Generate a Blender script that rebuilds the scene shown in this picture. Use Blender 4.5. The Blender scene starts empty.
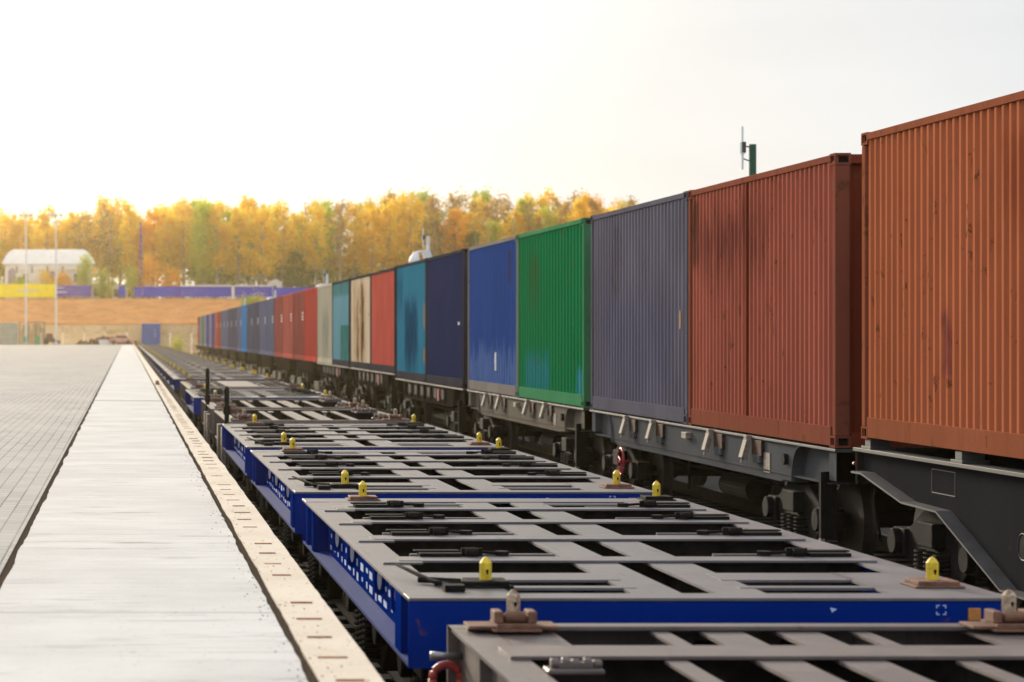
import bpy, bmesh, math, random
from mathutils import Vector, noise as mnoise
R = math.radians
random.seed(7)
S = bpy.context.scene
COL = S.collection

# ------------------------------------------------------------------ camera
CH = 2.40                       # camera height over the rail tops
F = 2300.0                      # focal length in pixels of the 1024 px frame
cam_d = bpy.data.cameras.new('camera')
cam = bpy.data.objects.new('camera', cam_d); COL.objects.link(cam)
cam.location = (0, 0, CH); cam.rotation_euler = (R(90), 0, 0)
cam_d.sensor_width = 36; cam_d.lens = 36 * F / 1024
cam_d.shift_x = (512 - 127) / 1024; cam_d.shift_y = -6 / 1024
cam_d.clip_start = .2; cam_d.clip_end = 6000
cam_d.dof.use_dof = True; cam_d.dof.focus_distance = 19; cam_d.dof.aperture_fstop = 3.4
S.camera = cam

# ------------------------------------------------------------------ sky, sun, exposure
SUN_AZ, SUN_EL = R(-16), R(15)  # azimuth measured from +Y towards +X
sun_dir = Vector((math.sin(SUN_AZ) * math.cos(SUN_EL), math.cos(SUN_AZ) * math.cos(SUN_EL), math.sin(SUN_EL)))
W = bpy.data.worlds.new('World'); S.world = W; W.use_nodes = True
nt = W.node_tree; nt.nodes.clear()
def wn(t, **k):
    n = nt.nodes.new(t)
    for a, b in k.items(): setattr(n, a, b)
    return n
sky = wn('ShaderNodeTexSky', sky_type='NISHITA', sun_disc=False)
sky.sun_elevation = SUN_EL; sky.sun_rotation = SUN_AZ; sky.dust_density = 2
skys = wn('ShaderNodeVectorMath', operation='SCALE'); skys.inputs['Scale'].default_value = .10
nt.links.new(sky.outputs[0], skys.inputs[0])
tc = wn('ShaderNodeTexCoord')
dot = wn('ShaderNodeVectorMath', operation='DOT_PRODUCT'); dot.inputs[1].default_value = sun_dir
nrm = wn('ShaderNodeVectorMath', operation='NORMALIZE')
nt.links.new(tc.outputs['Generated'], nrm.inputs[0]); nt.links.new(nrm.outputs[0], dot.inputs[0])
ramp = wn('ShaderNodeValToRGB')         # overcast veil: bright and warm around the sun, pale grey away from it
cr = ramp.color_ramp
cr.elements[0].position = 0.0; cr.elements[0].color = (.80, .84, .92, 1)
cr.elements[1].position = 1.0; cr.elements[1].color = (3.2, 2.7, 2.0, 1)
for p, c in ((.24, (.94, .96, 1.0)), (.60, (.80, .82, .85)), (.79, (.64, .665, .70)), (.87, (.73, .73, .73)), (.915, (.93, .90, .84)), (.955, (1.45, 1.30, .98))):
    e = cr.elements.new(p); e.color = (*c, 1)
nt.links.new(dot.outputs['Value'], ramp.inputs[0])
mp = wn('ShaderNodeMapping'); mp.inputs['Scale'].default_value = (1.2, 1.2, 5)
nz = wn('ShaderNodeTexNoise'); nz.inputs['Scale'].default_value = 2.2; nz.inputs['Detail'].default_value = 4
nt.links.new(nrm.outputs[0], mp.inputs[0]); nt.links.new(mp.outputs[0], nz.inputs['Vector'])
mr = wn('ShaderNodeMapRange'); mr.inputs['From Min'].default_value = .3; mr.inputs['From Max'].default_value = .7
mr.inputs['To Min'].default_value = .90; mr.inputs['To Max'].default_value = 1.07
nt.links.new(nz.outputs[0], mr.inputs[0])
cl = wn('ShaderNodeVectorMath', operation='SCALE'); nt.links.new(ramp.outputs[0], cl.inputs[0]); nt.links.new(mr.outputs[0], cl.inputs['Scale'])
mx = wn('ShaderNodeMix', data_type='RGBA'); mx.inputs['Factor'].default_value = .95
nt.links.new(skys.outputs[0], mx.inputs[6]); nt.links.new(cl.outputs[0], mx.inputs[7])
bg = wn('ShaderNodeBackground'); bg.inputs['Strength'].default_value = 1.0
nt.links.new(mx.outputs[2], bg.inputs['Color'])
ow = wn('ShaderNodeOutputWorld'); nt.links.new(bg.outputs[0], ow.inputs['Surface'])
sl = bpy.data.lights.new('sun', 'SUN'); sl.energy = 4.0; sl.angle = R(12); sl.color = (1, .88, .70)
so = bpy.data.objects.new('sun', sl); COL.objects.link(so)
so.rotation_euler = sun_dir.to_track_quat('Z', 'Y').to_euler(); so.location = (-20, 30, 30)
vs = S.view_settings
vs.view_transform = 'Standard'; vs.look = 'None'; vs.exposure = 0.36; vs.gamma = 1; vs.use_curve_mapping = False
S.render.engine = 'CYCLES'
cy = S.cycles
cy.use_denoising = True; cy.max_bounces = 6; cy.diffuse_bounces = 3; cy.glossy_bounces = 3
cy.transmission_bounces = 3; cy.volume_bounces = 0; cy.transparent_max_bounces = 6
cy.sample_clamp_indirect = 4; cy.caustics_reflective = False; cy.caustics_refractive = False

# ------------------------------------------------------------------ material helpers
class NT:
    def __init__(s, name):
        s.m = bpy.data.materials.new(name); s.m.use_nodes = True
        s.t = s.m.node_tree; s.t.nodes.clear()
        s.out = s.t.nodes.new('ShaderNodeOutputMaterial')
        s.b = s.t.nodes.new('ShaderNodeBsdfPrincipled'); s.t.links.new(s.b.outputs[0], s.out.inputs[0])
        s.co = s.t.nodes.new('ShaderNodeTexCoord')
        s.oi = s.t.nodes.new('ShaderNodeObjectInfo')
        s.sep = s.t.nodes.new('ShaderNodeSeparateXYZ'); s.t.links.new(s.co.outputs['Object'], s.sep.inputs[0])
    def put(s, sock, v):
        if isinstance(v, bpy.types.NodeSocket): s.t.links.new(v, sock)
        elif v is not None:
            if isinstance(v, (tuple, list)) and len(v) == 3 and sock.type == 'RGBA': v = (*v, 1)
            sock.default_value = v
    def math(s, op, a, b=0., c=None, clamp=False):
        n = s.t.nodes.new('ShaderNodeMath'); n.operation = op; n.use_clamp = clamp
        s.put(n.inputs[0], a); s.put(n.inputs[1], b)
        if c is not None: s.put(n.inputs[2], c)
        return n.outputs[0]
    def noise(s, scale=(1, 1, 1), sc=1., detail=3, rough=.55, dist=0., rnd=True):
        m = s.t.nodes.new('ShaderNodeMapping'); s.put(m.inputs['Vector'], s.co.outputs['Object'])
        m.inputs['Scale'].default_value = scale
        if rnd:
            k = s.t.nodes.new('ShaderNodeVectorMath'); k.operation = 'SCALE'; k.inputs[0].default_value = (37, 53, 71)
            s.put(k.inputs['Scale'], s.oi.outputs['Random']); s.put(m.inputs['Location'], k.outputs[0])
        n = s.t.nodes.new('ShaderNodeTexNoise'); s.put(n.inputs['Vector'], m.outputs[0])
        n.inputs['Scale'].default_value = sc; n.inputs['Detail'].default_value = detail
        n.inputs['Roughness'].default_value = rough; n.inputs['Distortion'].default_value = dist
        return n.outputs[0]
    def rng(s, v, a, b, c=0., d=1.):
        n = s.t.nodes.new('ShaderNodeMapRange'); n.interpolation_type = 'SMOOTHSTEP'
        s.put(n.inputs[0], v)
        for i, q in enumerate((a, b, c, d)): n.inputs[i + 1].default_value = q
        return n.outputs[0]
    def mix(s, f, a, b, mode='MIX'):
        n = s.t.nodes.new('ShaderNodeMix'); n.data_type = 'RGBA'; n.blend_type = mode
        s.put(n.inputs[0], f); s.put(n.inputs[6], a); s.put(n.inputs[7], b)
        return n.outputs[2]
    def bump(s, h, strength=.3, dist=.01):
        n = s.t.nodes.new('ShaderNodeBump'); n.inputs['Strength'].default_value = strength
        n.inputs['Distance'].default_value = dist; s.put(n.inputs['Height'], h)
        s.put(s.b.inputs['Normal'], n.outputs[0])
    def patch(s, y0, y1, z0, z1, soft=.15, wob=.25, wsc=(1, 3, .6)):
        """soft-edged stain standing at one place of the object"""
        w = s.math('MULTIPLY', s.math('SUBTRACT', s.noise(wsc, 2.2, 4), .5), wob * 2)
        y = s.math('ADD', s.sep.outputs[1], w); z = s.math('ADD', s.sep.outputs[2], w)
        a = s.rng(y, y0 - soft, y0 + soft); b = s.rng(y, y1 - soft, y1 + soft, 1, 0)
        c = s.rng(z, z0 - soft * 2, z0 + soft * 2); d = s.rng(z, z1 - soft, z1 + soft, 1, 0)
        return s.math('MULTIPLY', s.math('MULTIPLY', a, b), s.math('MULTIPLY', c, d))
    def done(s, color, rough=.6, metal=0., spec=.5):
        s.put(s.b.inputs['Base Color'], color); s.put(s.b.inputs['Roughness'], rough)
        s.put(s.b.inputs['Metallic'], metal); s.b.inputs['Specular IOR Level'].default_value = spec
        return s.m

RUST = (.17, .065, .028)
def paint(name, col, rust=.25, grime=.35, fade=.12, rough=.5, stains=(), streak=True, spec=0.):
    n = NT(name)
    c = tuple(col)
    light = tuple(min(1, x * 1.4 + .006) for x in c); dark = tuple(x * .62 for x in c)
    f = n.rng(n.noise((1, 1, .5), .9, 4), .35, .75)
    out = n.mix(n.math('MULTIPLY', f, fade * 3), c, light)
    if streak:
        st = n.rng(n.noise((1, 5, .35), 1.7, 5, .65), .48, .80)
        out = n.mix(n.math('MULTIPLY', st, grime), out, dark)
        s2 = n.rng(n.noise((1, 11, .25), 1.5, 4, .6), .60, .78)
        out = n.mix(n.math('MULTIPLY', s2, grime * .8), out, light)
    for (box, colr, amt) in stains:
        pm = n.patch(*box)
        br = n.rng(n.noise((1, 8, .5), 2.0, 5, .7), .30, .62)
        out = n.mix(n.math('MULTIPLY', n.math('MULTIPLY', pm, n.math('ADD', n.math('MULTIPLY', br, .75), .25)), amt), out, colr)
    sp = n.noise((1, 1.6, .8), 3.4, 8, .72, .4)
    rm = n.rng(sp, .70 - rust * .22, .745 - rust * .18)
    out = n.mix(n.math('MULTIPLY', rm, .85), out, n.mix(n.noise((1, 1, 1), 20, 3), RUST, (.075, .035, .022)))
    sm = n.noise((1, 1, 1), 45, 3)
    out = n.mix(n.math('MULTIPLY', n.rng(sm, .5, .8), .22), out, dark)
    n.bump(n.math('ADD', n.math('MULTIPLY', sm, .35), n.math('MULTIPLY', sp, 1.0)), .25, .004)
    return n.done(out, n.math('ADD', n.math('MULTIPLY', rm, .2), rough + .15), 0, spec)

def dull(name, col, var=.35, sc=6., rough=.7, bump=.3, spec=.4, metal=0., col2=None, dist=.004):
    n = NT(name)
    a = n.rng(n.noise((1, 1, 1), sc, 6, .65), .3, .7)
    out = n.mix(a, tuple(x * (1 - var) for x in col), col2 or tuple(min(1, x * (1 + var)) for x in col))
    b = n.noise((1, 1, 1), sc * 8, 4)
    out = n.mix(n.math('MULTIPLY', n.rng(b, .45, .75), .3), out, tuple(x * .5 for x in col))
    n.bump(b, bump, dist)
    return n.done(out, n.math('ADD', n.math('MULTIPLY', a, .15), rough - .07), metal, spec)

M = {}
M['blue'] = paint('blue_wagon_paint', (.001, .020, .19), .16, .4, .04, .40)
M['blue_flange'] = paint('worn_blue_flange_paint', (.004, .032, .20), .25, .5, .10, .36, spec=.22)
M['dark_blue'] = paint('dark_blue_wagon_paint', (.001, .018, .12), .2, .4, .05, .4)
M['deck_grey'] = dull('worn_grey_deck_paint', (.175, .158, .165), .16, 3.5, .50, .25, .5)
def deck_mat(name, col, rust=.5):
    n = NT(name)
    a = n.rng(n.noise((1, 1, 1), 2.2, 6, .7), .32, .68)
    out = n.mix(a, tuple(x * .80 for x in col), tuple(x * 1.18 for x in col))
    sc = n.rng(n.noise((.5, 9, 1), 3.2, 5, .7, .3), .58, .70)
    out = n.mix(n.math('MULTIPLY', sc, .55), out, tuple(x * .48 for x in col))
    s2 = n.rng(n.noise((9, .5, 1), 2.4, 5, .7, .3), .60, .72)
    out = n.mix(n.math('MULTIPLY', s2, .45), out, tuple(x * .55 for x in col))
    sp = n.rng(n.noise((1, 1, 1), 5.5, 8, .75), .62, .72)
    out = n.mix(n.math('MULTIPLY', sp, rust), out, (.085, .045, .03))
    fine = n.noise((1, 1, 1), 70, 3)
    out = n.mix(n.math('MULTIPLY', n.rng(fine, .5, .75), .35), out, tuple(x * .6 for x in col))
    n.bump(n.math('ADD', fine, n.math('MULTIPLY', sp, 1.5)), .35, .003)
    return n.done(out, n.math('ADD', n.math('ADD', n.math('MULTIPLY', a, .16), n.math('MULTIPLY', n.math('ADD', sc, s2), .14)), n.math('ADD', n.math('MULTIPLY', sp, .25), .42)), 0, .33)
M['deck_grey'] = deck_mat('scuffed_grey_deck_paint', (.122, .112, .118), .65)
M['deck_far'] = dull('worn_grey_deck_paint_dirty', (.10, .085, .09), .3, 2.5, .55, .25, .45)
M['deck_brown'] = deck_mat('weathered_brown_grey_steel', (.118, .094, .088), .85)
M['black_steel'] = dull('oily_black_steel', (.011, .0105, .0105), .4, 9, .8, .3, .05)
M['web_dark'] = dull('shade_brown_web_steel', (.022, .019, .018), .4, 6, .85, .3, 0)  # near-black tone puts the shade of the deck openings into the webs
M['rust_bright'] = dull('fresh_orange_rust', (.30, .12, .05), .4, 20, .85, .4, .1)
M['rusty'] = dull('rusty_brown_steel', (.15, .075, .048), .45, 14, .8, .6, .3)
M['shadowed_rust'] = dull('shadowed_rust_steel', (.05, .022, .015), .5, 14, .85, .5, .2)  # rust brown, darkened further for the shadow in the stop pockets
M['yellow'] = dull('yellow_lock_paint', (.60, .42, .012), .22, 24, .45, .1, .5)
M['cream'] = dull('chipped_cream_paint_over_rust', (.55, .46, .33), .05, 26, .65, .4, .3, col2=(.16, .075, .04))
M['white'] = dull('white_paint', (.75, .75, .74), .05, 5, .5, .05)
M['pale_mark'] = dull('pale_blue_marking_paint', (.45, .55, .80), .1, 40, .6, .05)
M['orange_plate'] = dull('ochre_reflector', (.42, .17, .035), .12, 30, .6, .1)
M['red_rubber'] = dull('faded_red_rubber', (.42, .055, .045), .2, 12, .5, .15)
M['wheel_red'] = dull('red_handwheel_paint', (.40, .035, .05), .2, 12, .5, .15)
M['steel'] = dull('bare_steel', (.28, .27, .26), .2, 12, .38, .2, .5, .7)
M['wagon_grey'] = paint('grey_wagon_sill_paint', (.085, .087, .092), .22, .35, .10, .55)
M['wagon_beige'] = paint('dusty_beige_wagon_sill', (.15, .135, .11), .30, .45, .12, .65)
M['wagon_dark'] = paint('dark_dirty_wagon_sill', (.022, .019, .018), .3, .4, .10, .65)
M['wagon_charcoal'] = paint('charcoal_wagon_paint', (.024, .024, .026), .05, .3, .06, .6)
M['flange'] = dull('grey_flange_paint', (.075, .072, .075), .2, 5, .6, .2, .2)
M['latch'] = dull('dirty_pale_latch_paint', (.25, .21, .165), .4, 20, .75, .4, .2, col2=(.32, .28, .23))
M['dark_hole'] = dull('painted_hole_shade', (.008, .008, .008), .2, 5, .9, .1, .1)  # black colour stands in for the shade inside holes, slots and gaps
M['green_pole'] = dull('dark_green_pole_paint', (.010, .075, .040), .2, 6, .5, .1)

# ------------------------------------------------------------------ mesh helpers
class MB:
    def __init__(s): s.v = []; s.f = []; s.mi = []
    def add(s, vs, fs, m=0):
        k = len(s.v); s.v += [tuple(q) for q in vs]
        s.f += [tuple(i + k for i in f) for f in fs]; s.mi += [m] * len(fs)
    def box(s, x0, x1, y0, y1, z0, z1, m=0):
        s.add([(x0, y0, z0), (x1, y0, z0), (x1, y1, z0), (x0, y1, z0), (x0, y0, z1), (x1, y0, z1), (x1, y1, z1), (x0, y1, z1)],
              [(0, 3, 2, 1), (4, 5, 6, 7), (0, 1, 5, 4), (1, 2, 6, 5), (2, 3, 7, 6), (3, 0, 4, 7)], m)
        return s
    def obox(s, c, ax, ay, az, m=0):
        c = Vector(c); ax, ay, az = Vector(ax), Vector(ay), Vector(az)
        vs = [c + ax * i + ay * j + az * k for k in (-1, 1) for i, j in ((-1, -1), (1, -1), (1, 1), (-1, 1))]
        s.add(vs, [(0, 3, 2, 1), (4, 5, 6, 7), (0, 1, 5, 4), (1, 2, 6, 5), (2, 3, 7, 6), (3, 0, 4, 7)], m); return s
    def prism(s, poly, axis, a, b, m=0):
        """polygon in the two other axes, extruded along axis from a to b"""
        def P(u, v, w): return {'x': (w, u, v), 'y': (u, w, v), 'z': (u, v, w)}[axis]
        n = len(poly)
        vs = [P(u, v, a) for u, v in poly] + [P(u, v, b) for u, v in poly]
        fs = [tuple(range(n))[::-1], tuple(range(n, 2 * n))] + [(i, (i + 1) % n, n + (i + 1) % n, n + i) for i in range(n)]
        s.add(vs, fs, m); return s
    def tube(s, pts, r, n=8, m=0, caps=True):
        pts = [Vector(p) for p in pts]
        rr = r if isinstance(r, (list, tuple)) else [r] * len(pts)
        vs = []; fs = []
        for i, p in enumerate(pts):
            d = (pts[min(i + 1, len(pts) - 1)] - pts[max(i - 1, 0)]).normalized()
            u = d.orthogonal().normalized() if abs(d.z) < .9 else Vector((1, 0, 0))
            u = (Vector((0, 0, 1)).cross(d)).normalized() if abs(d.z) < .9 else (Vector((1, 0, 0)) - d * d.x).normalized()
            w = d.cross(u)
            for k in range(n):
                t = 2 * math.pi * k / n
                vs.append(p + (u * math.cos(t) + w * math.sin(t)) * rr[i])
        for i in range(len(pts) - 1):
            for k in range(n):
                fs.append((i * n + k, i * n + (k + 1) % n, (i + 1) * n + (k + 1) % n, (i + 1) * n + k))
        if caps:
            fs.append(tuple(range(n))[::-1]); fs.append(tuple(range((len(pts) - 1) * n, len(pts) * n)))
        s.add(vs, fs, m); return s
    def torus(s, c, rad, r, axis='y', n=24, m=0, a0=0, a1=2 * math.pi):
        pts = []
        for i in range(n + 1):
            t = a0 + (a1 - a0) * i / n
            o = {'y': (math.cos(t), 0, math.sin(t)), 'x': (0, math.cos(t), math.sin(t)), 'z': (math.cos(t), math.sin(t), 0)}[axis]
            pts.append(Vector(c) + Vector(o) * rad)
        return s.tube(pts, r, 6, m)
    def build(s, name, mats, parent=None, loc=(0, 0, 0), bevel=0, smooth=False):
        me = bpy.data.meshes.new(name); me.from_pydata(s.v, [], s.f)
        if not isinstance(mats, (list, tuple)): mats = [mats]
        for q in mats: me.materials.append(q)
        me.polygons.foreach_set('material_index', s.mi)
        bm = bmesh.new(); bm.from_mesh(me); bmesh.ops.recalc_face_normals(bm, faces=bm.faces); bm.to_mesh(me); bm.free()
        if smooth: me.polygons.foreach_set('use_smooth', [True] * len(me.polygons))
        o = bpy.data.objects.new(name, me); COL.objects.link(o); o.location = loc
        if parent: o.parent = parent
        if bevel:
            b = o.modifiers.new('bevel', 'BEVEL'); b.width = bevel; b.segments = 1; b.limit_method = 'ANGLE'; b.angle_limit = R(50)
        return o
def tag(o, label=None, cat=None, group=None, kind=None):
    if label: o['label'] = label
    if cat: o['category'] = cat
    if group: o['group'] = group
    if kind: o['kind'] = kind
    return o
def thing(name, loc, label, cat, group=None, rz=0):
    o = bpy.data.objects.new(name, None); COL.objects.link(o); o.empty_display_size = .2
    o.location = loc; o.rotation_euler = (0, 0, rz)
    return tag(o, label, cat, group)
def copy_tree(o, parent=None, kids=None):
    if kids is None:
        kids = {}
        for q in COL.objects:
            if q.parent: kids.setdefault(q.parent, []).append(q)
    c = o.copy(); COL.objects.link(c); c.parent = parent
    for ch in kids.get(o, []): copy_tree(ch, c, kids)
    return c
def ordinal(n):
    return ['first', 'second', 'third', 'fourth', 'fifth', 'sixth', 'seventh', 'eighth', 'ninth', 'tenth', 'eleventh', 'twelfth',
            'thirteenth', 'fourteenth', 'fifteenth', 'sixteenth', 'seventeenth', 'eighteenth', 'nineteenth', 'twentieth',
            'twenty-first', 'twenty-second', 'twenty-third', 'twenty-fourth', 'twenty-fifth', 'twenty-sixth', 'twenty-seventh',
            'twenty-eighth', 'twenty-ninth', 'thirtieth', 'thirty-first', 'thirty-second', 'thirty-third', 'thirty-fourth',
            'thirty-fifth', 'thirty-sixth', 'thirty-seventh', 'thirty-eighth', 'thirty-ninth', 'fortieth',
            'forty-first', 'forty-second', 'forty-third', 'forty-fourth', 'forty-fifth', 'forty-sixth'][n - 1]
def grid(x0, x1, y0, y1, z, nx, ny, fz=None):
    m = MB()
    vs = []; 
    for j in range(ny + 1):
        for i in range(nx + 1):
            x = x0 + (x1 - x0) * i / nx; y = y0 + (y1 - y0) * j / ny
            vs.append((x, y, z + (fz(x, y) if fz else 0)))
    fs = [(j * (nx + 1) + i, j * (nx + 1) + i + 1, (j + 1) * (nx + 1) + i + 1, (j + 1) * (nx + 1) + i) for j in range(ny) for i in range(nx)]
    m.add(vs, fs); return m

# ------------------------------------------------------------------ ground, yard, platform, tracks
PZ = 1.10                                   # platform level
TX1, TX2 = 2.815, 8.34                      # centre lines of the two tracks
def ballast_mat():
    n = NT('shade_dark_ballast')  # stone colours taken near black to hold the shade under the wagons
    v = n.t.nodes.new('ShaderNodeTexVoronoi'); v.inputs['Scale'].default_value = 22; n.put(v.inputs['Vector'], n.co.outputs['Object'])
    c = n.mix(v.outputs['Distance'], (.030, .026, .022), (.006, .0055, .005))
    c = n.mix(n.rng(n.noise((1, 1, 1), .8, 4), .35, .7), c, (.012, .010, .009))
    n.bump(v.outputs['Distance'], 1.0, .05)
    return n.done(c, .85, 0, .3)
M['ballast'] = ballast_mat()
def earth_mat(name, a, b, c3, sc=.35):
    n = NT(name)
    q = n.mix(n.rng(n.noise((1, 1, 1), sc, 6, .65), .35, .65), a, b)
    q = n.mix(n.rng(n.noise((.4, 1, 1.5), sc * 3, 6, .7, .5), .5, .7), q, c3)
    n.bump(n.noise((1, 1, 1), sc * 4, 6, .7), 1, .5)
    return n.done(q, .95, 0, .1)
M['earth'] = earth_mat('sandy_clay_earth', (.76, .33, .12), (.62, .26, .085), (.40, .17, .065))
M['field'] = earth_mat('dry_grass_ground', (.16, .12, .05), (.10, .09, .035), (.08, .06, .03), .08)

g = grid(-1500, 2500, 470, 5000, 8.0, 8, 8).build('far_ground', M['field']); tag(g, kind='structure')
g = MB()
g.add([(.9, -30, 0 - .28), (60, -30, -.28), (60, 322, -.28), (.9, 322, -.28)], [(0, 1, 2, 3)])
tag(g.build('ballast_ground', M['ballast']), kind='structure')
g = grid(60, 2500, -1500, 470, -.29, 2, 2); tag(g.build('ground', M['field']), kind='structure')
g = grid(-1500, -70, -1500, 470, PZ - .02, 2, 2); tag(g.build('grass_ground', M['field']), kind='structure')
g = grid(-70, 60, -1500, -30.0, PZ - .05, 2, 2); tag(g.build('approach_ground', M['field']), kind='structure')

def paver_mat():
    n = NT('grey_concrete_pavers')
    m = n.t.nodes.new('ShaderNodeMapping'); n.put(m.inputs[0], n.co.outputs['Object'])
    m.inputs['Rotation'].default_value = (0, 0, R(90))
    b = n.t.nodes.new('ShaderNodeTexBrick'); n.put(b.inputs['Vector'], m.outputs[0])
    b.inputs['Scale'].default_value = 1; b.inputs['Brick Width'].default_value = .24; b.inputs['Row Height'].default_value = .12
    b.inputs['Mortar Size'].default_value = .007; b.inputs['Mortar Smooth'].default_value = .2; b.offset = .5
    b.inputs['Color1'].default_value = (.35, .335, .32, 1); b.inputs['Color2'].default_value = (.27, .26, .25, 1); b.inputs['Mortar'].default_value = (.12, .115, .11, 1)
    c = n.mix(n.rng(n.noise((1, .5, 1), .7, 5, .6), .35, .7), b.outputs['Color'], n.mix(.55, b.outputs['Color'], (.38, .36, .335)))
    c = n.mix(n.math('MULTIPLY', n.rng(n.noise((.5, 6, 1), 1.6, 4), .55, .75), .35), c, (.3, .28, .26))
    n.bump(n.math('ADD', n.math('MULTIPLY', b.outputs['Fac'], -1), n.math('MULTIPLY', n.noise((1, 1, 1), 60, 3), .3)), .5, .006)
    return n.done(c, .95, 0, .10)
def slab_mat():
    n = NT('brushed_pale_concrete')
    c = n.mix(n.rng(n.noise((1, 1, 1), .9, 5, .6), .3, .7), (.46, .452, .438), (.56, .55, .535))
    s1 = n.rng(n.noise((.9, 6.5, 1), 1.5, 6, .7), .52, .70)
    pm = n.rng(n.noise((.7, .5, 1), 1.3, 4), .42, .62)
    c = n.mix(n.math('MULTIPLY', n.math('MULTIPLY', s1, pm), 1.0), c, (.22, .215, .21))
    s2 = n.rng(n.noise((.6, 14, 1), 1.0, 5, .7), .5, .66)
    c = n.mix(n.math('MULTIPLY', s2, .45), c, (.36, .355, .34))
    c = n.mix(n.math('MULTIPLY', n.rng(n.noise((1, 1, 1), 2.2, 6, .7), .63, .8), .3), c, (.42, .36, .29))
    spk = n.rng(n.noise((1, .6, 1), 42, 3, .7), .64, .70)
    c = n.mix(n.math('MULTIPLY', spk, .75), c, (.2, .19, .17))
    n.bump(n.math('ADD', n.noise((.8, 16, 1), 1.1, 5, .65), n.math('MULTIPLY', n.noise((1, 1, 1), 40, 4), .4)), .35, .008)
    return n.done(c, .95, 0, .08)
def edge_mat():
    n = NT('coarse_cream_concrete')
    c = n.mix(n.rng(n.noise((1, 1, 1), 1.5, 5, .6), .3, .7), (.54, .465, .375), (.62, .55, .46))
    c = n.mix(n.math('MULTIPLY', n.rng(n.noise((1, 1, 1), 38, 3, .6), .62, .70), .7), c, (.16, .13, .10))
    c = n.mix(n.math('MULTIPLY', n.rng(n.noise((1, 1, 1), 6, 5, .6), .60, .75), .3), c, (.40, .33, .26))
    n.bump(n.noise((1, 1, 1), 26, 6, .7), .6, .012)
    return n.done(c, .95, 0, .1)
def gravel_mat():
    n = NT('dark_gritty_joint_filling')
    v = n.t.nodes.new('ShaderNodeTexVoronoi'); v.inputs['Scale'].default_value = 90; n.put(v.inputs['Vector'], n.co.outputs['Object'])
    c = n.mix(n.noise((1, 1, 1), 70, 3), (.028, .022, .018), (.12, .092, .068))
    n.bump(v.outputs['Distance'], 1, .006)
    return n.done(c, 1, 0, 0)
M['paver'], M['slab'], M['edge'], M['grit'] = paver_mat(), slab_mat(), edge_mat(), gravel_mat()
YEND = 318.0
def wob(y, seed, a=.018):
    return a * (mnoise.noise(Vector((seed, y * .9, 0))) * 1.3 + mnoise.noise(Vector((seed, y * 4.1, 3))) * .7)
# paved yard (block body below so the platform has its height)
g = MB(); g.box(-70, -.69, -30, YEND, -.4, PZ); tag(g.build('paved_yard', M['paver']), kind='structure')
# concrete slab strip with slightly ragged long edges, split by cross joints
def strip(xa, xb, y0, y1, z0, z1, sa, sb, step=.25, amp=.012):
    m = MB(); n = max(2, int((y1 - y0) / step)); vs = []
    for i in range(n + 1):
        y = y0 + (y1 - y0) * i / n
        a = xa + wob(y, sa, amp); b = xb + wob(y, sb, amp)
        vs += [(a, y, z0), (a, y, z1), (b, y, z1), (b, y, z0)]
    fs = []
    for i in range(n):
        k = i * 4
        for j in range(3): fs.append((k + j, k + j + 1, k + 4 + j + 1, k + 4 + j))
    fs += [(0, 1, 2, 3), (n * 4, n * 4 + 3, n * 4 + 2, n * 4 + 1)]
    m.add(vs, fs); return m
m = MB(); m.box(-.72, .80, -30, YEND, -.4, PZ - .006)
tag(m.build('joint_filling', M['grit']), kind='structure')
joints = [-30, 4.0, 10.72, 20.9, 33.4, 45.2, 60, 76, 93, 112, 140, 180, 240, YEND]
mm = MB()
for a, b in zip(joints[:-1], joints[1:]):
    gp = .30 if abs(a - 45.2) < .1 else .012
    q = strip(-.645, .680, a + gp, b - .003, PZ - .2, PZ + .006, 1, 2, .12 if b < 80 else .8, .014)
    mm.add(q.v, q.f)
tag(mm.build('concrete_path', M['slab']), kind='structure')
q = strip(.722, .962, -30, YEND, -.6, PZ + .004, 5, 9, .12, .007)
o = q.build('platform_edge', M['edge'])
tag(o, kind='structure')
q = MB()
q.box(.81, .93, -30, YEND, -.6, PZ - .03); tag(q.build('platform_wall', M['edge']), kind='structure')
# rusty strips set into the edge beam
q = MB()
y = 3.0
i = 0
while y < 60:
    w = random.uniform(.045, .06); dx = random.uniform(-.012, .012)
    h = random.uniform(.003, .007)
    if random.random() < .93:
        q.box(.835 - w + dx, .835 + w + dx, y - .010, y + .010, PZ - .01, PZ + .004 + h)
    y += .63 + random.uniform(-.02, .02); i += 1
tag(q.build('edge_strips', M['rust_bright']), 'rows of short rusty steel strips set across the cream platform edge', 'steel strips', kind='structure')
# debris of small dark stones along the joint of the platform edge
q = MB()
for i in range(700):
    y = 7 + 50 * random.random() ** 1.6; x = random.gauss(.66, .05) if random.random() < .7 else random.uniform(.72, .95)
    if x > .955: continue
    s = random.uniform(.001, .003)
    q.obox((x, y, PZ + .007 + s * .4), (s, s * .3, 0), (-s * .4, s, 0), (0, 0, s * .6))
tag(q.build('loose_grit', M['grit']), 'loose dark grit scattered beside the joint of the platform edge', 'grit', kind='stuff')

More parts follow.
